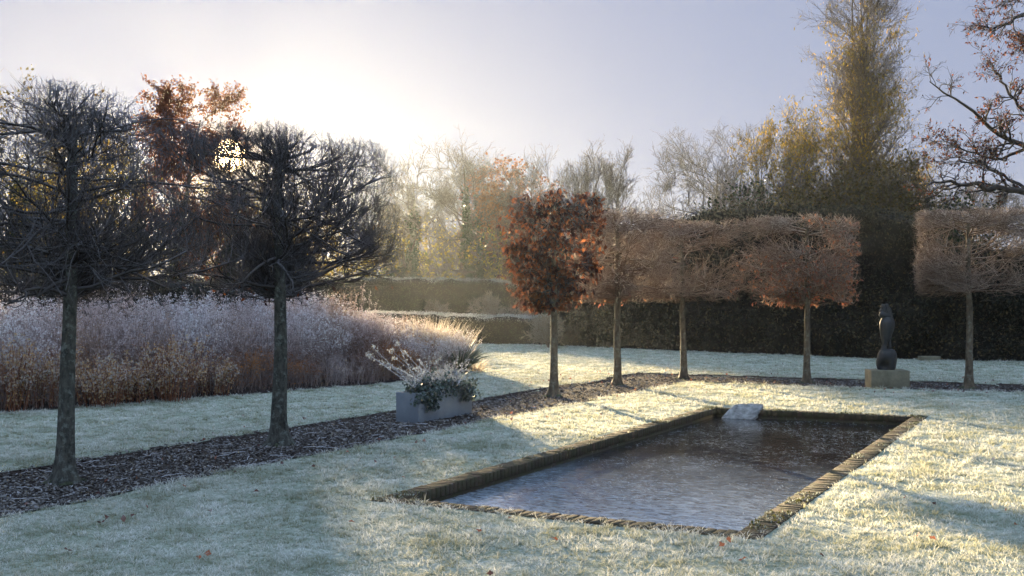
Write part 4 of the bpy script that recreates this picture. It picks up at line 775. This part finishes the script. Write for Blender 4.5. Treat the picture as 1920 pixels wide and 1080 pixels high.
# ------------------------------------------------------------------ planter
pu0, pu1, pv0, pv1, ph = 5.66, 7.22, -3.45, -3.06, .40
pl = thing('planter', 'blue grey rectangular metal planter on the mulch path', 'planter', G((pu0+pu1)/2, (pv0+pv1)/2), AZ)
hx, hy, t_ = (pu1-pu0)/2, (pv1-pv0)/2, .025
def planter_mesh():
    mb = MB(); o_ = [(-hx, -hy), (hx, -hy), (hx, hy), (-hx, hy)]; n_ = [(-hx+t_, -hy+t_), (hx-t_, -hy+t_), (hx-t_, hy-t_), (-hx+t_, hy-t_)]
    v = [(x, y, -.03) for x, y in o_]+[(x, y, ph) for x, y in o_]+[(x, y, ph) for x, y in n_]+[(x, y, .05) for x, y in n_]
    q = []
    for i in range(4):
        j = (i+1) % 4; q += [(i, j, 4+j, 4+i), (4+i, 4+j, 8+j, 8+i), (8+i, 8+j, 12+j, 12+i)]
    q.append((12, 13, 14, 15)); mb.add(v, q); return mb
m, nt, N, L = newmat('blue_grey_zinc'); p = N.new('ShaderNodeBsdfPrincipled'); a = noise(N, L, 2.5, 6, .7); r = ramp(N, [(.3, (.18, .215, .25)), (.7, (.28, .33, .37))]); L.new(a, r.inputs[0]); L.new(r.outputs[0], p.inputs['Base Color'])
p.inputs['Metallic'].default_value = .3; rr_ = noise(N, L, 5, 5, .7); L.new(mathn(N, L, 'MULTIPLY_ADD', rr_, .4, .3), p.inputs['Roughness']); o = N.new('ShaderNodeOutputMaterial'); L.new(p.outputs[0], o.inputs[0]); M['zinc'] = m
bevel(planter_mesh().build('box', M['zinc'], pl), .006)
mb = MB(); mb.add([(-hx+t_+.002, -hy+t_+.002, ph-.05), (hx-t_-.002, -hy+t_+.002, ph-.05), (hx-t_-.002, hy-t_-.002, ph-.05), (-hx+t_+.002, hy-t_-.002, ph-.05)], [(0, 1, 2, 3)]); mb.build('compost', M['soil'], pl)
rng = np.random.default_rng(170)
ivy = thing('ivy_plant', 'dark frost edged ivy spilling over the front of the planter', 'plant', G((pu0+pu1)/2, (pv0+pv1)/2, ph-.05), AZ)
mb = MB(); n = 130; S = np.stack([rng.uniform(-hx+.05, hx-.05, n), rng.uniform(-hy+.05, hy-.05, n), 0*np.arange(n)], 1); D = np.stack([rng.normal(0, .6, n), rng.normal(-.5, .6, n), .9+0*S[:, 0]], 1)
P = grow(S, D, rng.uniform(.18, .5, n), 8, .15, (0, -.03, -.16), rng)
P[..., 2] = np.where((np.abs(P[..., 0]) < hx+.02) & (np.abs(P[..., 1]) < hy+.02), np.maximum(P[..., 2], .06+.02*rng.random(P.shape[:2])), P[..., 2])
tubes(mb, P, taper(np.full(n, .004), np.full(n, .002), 8), rng, 4); st = mb.build('stems', M['twig_dark'], ivy, True)
m2 = MB(); leaves(m2, pts_on(P, 1500, .1, 1, rng)+rng.normal(0, .02, (1500, 3)), .06, rng, .85, droop=.3, fold=.3)
S = np.array([[-hx*.62, -hy-.02, .04], [-hx+.05, -hy+.02, .05], [hx*.72, -hy-.02, .03]])
for c0, k_, dz in ((S[0], 170, .24), (S[1], 90, .14), (S[2], 110, .17)):
    pos = c0+np.stack([rng.normal(0, .09, k_), -np.abs(rng.normal(0, .03, k_)), -rng.random(k_)*dz], 1); leaves(m2, pos, .06, rng, .85, droop=.8)
m2.build('leaves', M['ivyfrost'], ivy)
fs = thing('frosted_plant', 'white hoar frosted plant with long arching stems growing out of the planter', 'plant', G((pu0+pu1)/2, (pv0+pv1)/2, ph-.05), AZ)
mb = MB(); n = 44; S = np.stack([rng.uniform(-hx*.8, hx*.85, n), rng.uniform(-hy*.6, hy*.6, n), 0*np.arange(n)], 1); D = np.stack([rng.normal(-.1, .45, n), rng.normal(0, .4, n), 1+0*S[:, 0]], 1)
P = grow(S, D, rng.uniform(.25, .6, n), 8, .12, (0, 0, -.02), rng)
# long bare arching stems that lean out to the viewer's left
n2 = 9; S2 = np.stack([rng.uniform(-hx*.7, hx*.1, n2), rng.uniform(-hy*.4, hy*.6, n2), 0*np.arange(n2)+.05], 1); D2 = np.stack([-.62+.28*rng.normal(size=n2), .95+.25*rng.normal(size=n2), .8+.45*rng.random(n2)], 1)
Pb = grow(S2, D2, rng.uniform(.7, 1.0, n2), 8, .05, (0, 0, -.02), rng); tubes(mb, Pb, taper(np.full(n2, .006), np.full(n2, .0035), 8), rng, 5)
tubes(mb, P, taper(np.full(n, .0055), np.full(n, .003), 8), rng, 4)
Rr = taper(np.full(n, .0055), np.full(n, .003), 8); S, D, r, t, _ = kids(P, Rr, 9, .2, 1, .4, 1.0, rng, .8); P2 = grow(S, D, rng.uniform(.06, .2, len(S)), 4, .15, (0, 0, .02), rng); tubes(mb, P2, taper(r, r*.7, 4), rng, 3)
mb.build('stems', M['white_stem'], fs, True)
m2 = MB(); pos = np.concatenate([pts_on(P2, 2200, .2, 1, rng), np.repeat(Pb[:, -1], 30, 0)+rng.normal(0, .018, (n2*30, 3)), pts_on(Pb, 260, .2, 1, rng)]); leaves(m2, pos+rng.normal(0, .008, pos.shape), .026, rng, .55); m2.build('leaves', M['fluff_white'], fs)

# ------------------------------------------------------------------ sculpture and plinth
M['plinth'] = stonemat('weathered_buff_stone', (.13, .12, .08), (.25, .23, .16), 4, .9)
M['bronze'] = stonemat('dark_green_black_stone', (.012, .013, .013), (.035, .038, .04), 5, .5, .25)
b = at(1663, 22.35)
pt = MB(); box(pt, -.375, .375, -.3, .3, -.04, .36); o = bevel(pt.build('plinth', M['plinth']), .012); o.location = (b[0], b[1], -.01); o.rotation_euler = (0, 0, -.10); tag(o, 'squat weathered buff stone plinth under the dark sculpture', 'plinth')
scu = thing('sculpture', 'tall dark abstract stone sculpture like a fist raised on a slim wrist', 'sculpture', (b[0]+.0, b[1], .35), 0)
def loft(rings, k=24, seed=0, jit=.0):
    """rings: (z, cx, cy, rx, ry, rot)"""
    R = np.array(rings, float); t = np.linspace(0, 1, len(R)); tt = np.linspace(0, 1, (len(R)-1)*4+1)
    # catmull interpolation
    def ci(y):
        out = []
        for i in range(len(y)-1):
            p0, p1, p2, p3 = y[max(i-1, 0)], y[i], y[i+1], y[min(i+2, len(y)-1)]
            for s in (0, .25, .5, .75): out.append(.5*((2*p1)+(-p0+p2)*s+(2*p0-5*p1+4*p2-p3)*s*s+(-p0+3*p1-3*p2+p3)*s**3))
        out.append(y[-1]); return np.array(out)
    Q = np.stack([ci(R[:, i]) for i in range(R.shape[1])], 1); Q[:, 3:5] = np.maximum(Q[:, 3:5], .003)
    an = np.linspace(0, 2*PI, k, endpoint=False); V = []
    for z, cx, cy, rx, ry, ro in Q:
        x, y = np.cos(an)*rx, np.sin(an)*ry; V.append(np.stack([cx+x*math.cos(ro)-y*math.sin(ro), cy+x*math.sin(ro)+y*math.cos(ro), z+0*x], 1))
    V = np.array(V); n = len(V); idx = np.arange(n*k).reshape(n, k); a, b_ = idx[:-1], idx[1:]
    mb = MB(); mb.add(V.reshape(-1, 3), np.stack([a, np.roll(a, -1, 1), np.roll(b_, -1, 1), b_], -1).reshape(-1, 4))
    c = V[-1].mean(0); mb.add(np.concatenate([V[-1], [c]]), None, [(i, (i+1) % k, k) for i in range(k)]); return mb
# rounded boulder base with a hollow low on its left
mb = loft([(0, -.01, 0, .16, .15, 0), (.04, -.015, 0, .185, .17, 0), (.16, -.01, 0, .20, .18, 0), (.28, .005, 0, .19, .17, 0), (.36, .01, 0, .165, .15, 0), (.41, .015, 0, .11, .10, 0), (.425, .02, 0, .02, .02, 0)], 40)
V = mb.v[0]; dx = V[:, 0]+.09; dz = V[:, 2]-.08; k = (V[:, 1] < 0); dent = np.exp(-(dx/.085)**2-(dz/.10)**2)*k*.13; V[:, 1] += dent; mb.build('boulder', M['bronze'], scu, True)
# wrist swelling to a folded body
mb = loft([(.38, -.06, 0, .075, .07, 0), (.44, -.055, 0, .06, .055, 0), (.52, -.045, 0, .055, .05, 0), (.62, -.03, 0, .085, .075, 0), (.72, -.015, 0, .12, .10, .1), (.84, .0, 0, .15, .12, .2), (.95, .005, 0, .155, .125, .2), (1.01, .01, 0, .13, .11, .1), (1.06, .0, 0, .09, .08, 0), (1.09, 0, 0, .02, .02, 0)], 36)
mb.build('body', M['bronze'], scu, True)
mb = loft([(.40, .06, 0, .02, .02, 0), (.47, .055, .0, .035, .04, 0), (.60, .055, .02, .03, .05, 0), (.74, .07, .02, .045, .06, 0), (.86, .08, .0, .05, .06, 0), (.9, .08, 0, .01, .01, 0)], 20); mb.build('body_fold', M['bronze'], scu, True)
mb = MB()
def capsule(mb, p0, p1, r0, r1, n=14, k=16):
    p0, p1 = np.array(p0, float), np.array(p1, float); t = np.linspace(0, 1, n); L_ = np.linalg.norm(p1-p0)
    P = p0[None]+(p1-p0)[None]*t[:, None]; s = t*L_; R = r0+(r1-r0)*t; e = np.minimum(1, np.sqrt(np.clip(1-(1-np.minimum(s, L_-s)/np.maximum(R, .001))**2 * (np.minimum(s, L_-s) < R), 0.0, 1))); R = R*np.where(np.minimum(s, L_-s) < R, e, 1)+.001
    tubes(mb, P[None], R[None], np.random.default_rng(3), k)
for p0, p1, ra, rb in (((-.17, -.03, 1.13), (.09, .0, 1.07), .062, .05), ((-.15, .02, 1.20), (.08, .03, 1.15), .055, .045), ((-.02, .0, 1.08), (-.09, .02, 1.33), .05, .042), ((.06, .0, 1.02), (-.01, .02, 1.34), .05, .04), ((.10, .02, .98), (.04, .03, 1.27), .045, .036)):
    capsule(mb, p0, p1, ra*1.08, rb*1.08)
mb.build('fingers', M['bronze'], scu, True)
# small trough by the hedge
mb = MB(); box(mb, -.28, .28, -.16, .16, -.02, .12); o = bevel(mb.build('stone_block', M['plinth']), .01); bb = at(1742, 32.4); o.location = (bb[0], bb[1], .02); tag(o, 'small low grey stone block at the foot of the dark hedge right of the sculpture', 'stone')

M['mosspad'] = stonemat('moss_collar', (.035, .04, .018), (.13, .15, .09), 30, .95, 1.0)
# ------------------------------------------------------------------ fallen leaves and twigs
def leafshape(mb, rng, s):
    n = 14; a = np.linspace(0, 2*PI, n, endpoint=False); r = s*(.62+.38*np.abs(np.cos(a*2.5)))*(1+.15*rng.normal(size=n)); x, y = np.cos(a)*r, np.sin(a)*r*.7
    z = .25*s*(np.sin(a*2+rng.uniform(0, 6)))+.35*np.abs(y)*rng.uniform(.2, 1); V = np.stack([x, y, z], 1); V = np.concatenate([V, [[0, 0, .0]]])
    mb.add(V, None, [(i, (i+1) % n, n) for i in range(n)], c=(rng.random(), .3*rng.random(), 0))
LV = [(1352, 1030, 'twin orange brown leaves lying together on the shaded grass near the bottom', .05), (1540, 1052, 'curled brown leaf at the bottom right below the pond', .035), (1392, 1058, 'bright orange leaf at the very bottom below the pond corner', .04), (1750, 1020, 'single bright orange leaf on the sunlit right lawn', .045), (1720, 1012, 'dark curled leaf just left of the bright orange one', .045),
      (1530, 1024, 'frosted pale leaf left of the brown curled pair', .04), (1905, 990, 'small orange leaf by the right edge', .035), (1697, 940, 'little red leaf on the sunny slope right of the pond', .03), (1750, 951, 'small dark brown leaf beside the long shadow', .035), (1863, 866, 'red leaf up by the pale shadow at right', .035),
      (660, 989, 'dark red leaf below the near left corner of the pond', .04), (898, 1004, 'reddish leaf on the shaded grass just below the near kerb', .035), (1040, 1018, 'orange leaf standing upright in the grass below the kerb', .04), (190, 988, 'curled brown leaf in the left foreground grass', .045), (250, 975, 'pointed russet leaf beside the curled one at left', .035), (388, 1050, 'orange leaf near the bottom left centre', .05), (372, 1057, 'dull brown leaf touching the orange one at bottom', .04),
      (127, 1040, 'blackish leaf in the bottom left grass', .045), (757, 902, 'small orange leaf above the near left pond corner', .03), (795, 873, 'red leaf on the strip between mulch and pond', .032), (676, 866, 'tiny rust leaf left of the others between mulch and pond', .03), (847, 827, 'dark leaf beside the mulch edge right of the planter', .035), (440, 892, 'purple brown leaf near the mulch edge between the trunks', .035), (345, 917, 'reddish leaf on the grass below the mulch', .03), (1250, 755, 'red leaf near the far left of the pond', .035), (920, 1082, 'half hidden leaf at the lower middle edge', .04)]
cats = [(.42, .13, .045), (.1, .045, .03)]
for i, (px, py, lab, s) in enumerate(LV):
    mb = MB(); r_ = np.random.default_rng(300+i); leafshape(mb, r_, s*.7)
    if 'twin' in lab:
        m2 = MB(); leafshape(m2, r_, s*.62); mb.add(m2.v[0]+np.array([.085, .02, .01], np.float32), None, m2.t[0], c=(.6, .1, 0))
    hue = .66 if ('orange' in lab or 'red' in lab) else .33
    mb.c = [np.tile(np.array([[hue, .2 if 'frost' not in lab and 'pale' not in lab else 2.0, 0]], np.float32), (len(v), 1)) for v in mb.v]
    o = mb.build('fallen_leaf', M['deadleaf'], smooth=True); q_ = gpt(px, py); o.location = (q_[0], q_[1], q_[2]+.038); o.rotation_euler = (r_.normal(0, .35)+.25, r_.normal(0, .35), r_.uniform(0, 6))
    tag(o, lab, 'leaf', 'fallen leaves on the frosted lawn')
rng = np.random.default_rng(180)
x, y = scatter_view(1500, 1, 8, 34, .05, rng, 1.0); dpt = path_d(x, y); uu, vv = toUV(x, y)
k = ~((uu > -.1) & (uu < PU1+.1) & (vv > -.1) & (vv < PV1+.1)) & ~in_border(x, y) & ((np.abs(dpt) < 1.2) | (rng.random(len(x)) < .12)) & (rng.random(len(x)) < np.where(uu > 12, 1, .3)); x, y = x[k], y[k]
mb = MB(); leaves(mb, np.stack([x, y, gz(x, y)+.03], 1), .055, rng, .7, droop=-.05, fold=.5); tag(mb.build('leaf_litter', M['deadleaf']), 'tiny red and brown leaf scraps scattered over lawn and mulch', 'leaf litter', kind='stuff')
n = 90; uu = rng.uniform(-2, 8, n); vv = rng.uniform(-4.1, -2.3, n); S = G(uu, vv); S[:, 2] = gz(S[:, 0], S[:, 1])+.022; D = np.stack([rng.normal(size=n), rng.normal(size=n), .02*rng.normal(size=n)], 1)
P = grow(S, D, rng.uniform(.08, .4, n), 7, .22, (0, 0, 0), rng); P[..., 2] = gz(P[..., 0], P[..., 1])+.02+.012*rng.random(P.shape[:2]); mb = MB(); tubes(mb, P, taper(np.full(n, .0035), np.full(n, .0015), 7), rng, 4); tag(mb.build('twig_litter', M['white_stem'], smooth=True), 'thin frosted twigs dropped on the mulch', 'twigs', kind='stuff')
# moss collars round the trunk feet
for o in [o for o in list(COL.objects) if o.get('category') == 'tree' and o.name.startswith('clipped_tree')]:
    k = 40; a = np.linspace(0, 2*PI, k, endpoint=False); mb = MB(); rr = .17+.05*np.sin(3*a+o.location.x)+.03*rng.normal(size=k)
    V = np.concatenate([np.stack([np.cos(a)*r_, np.sin(a)*r_, z_+0*a], 1) for r_, z_ in ((.06, .05), (.11, .045+.008*rng.normal(size=k)), (rr*.8, .028+.008*rng.normal(size=k)), (rr, -.01))])
    q = [(j*k+i, (j+1)*k+i, (j+1)*k+(i+1) % k, j*k+(i+1) % k) for j in range(3) for i in range(k)]
    mb.add(V, q); mb.build('moss', M['mosspad'], o, True)
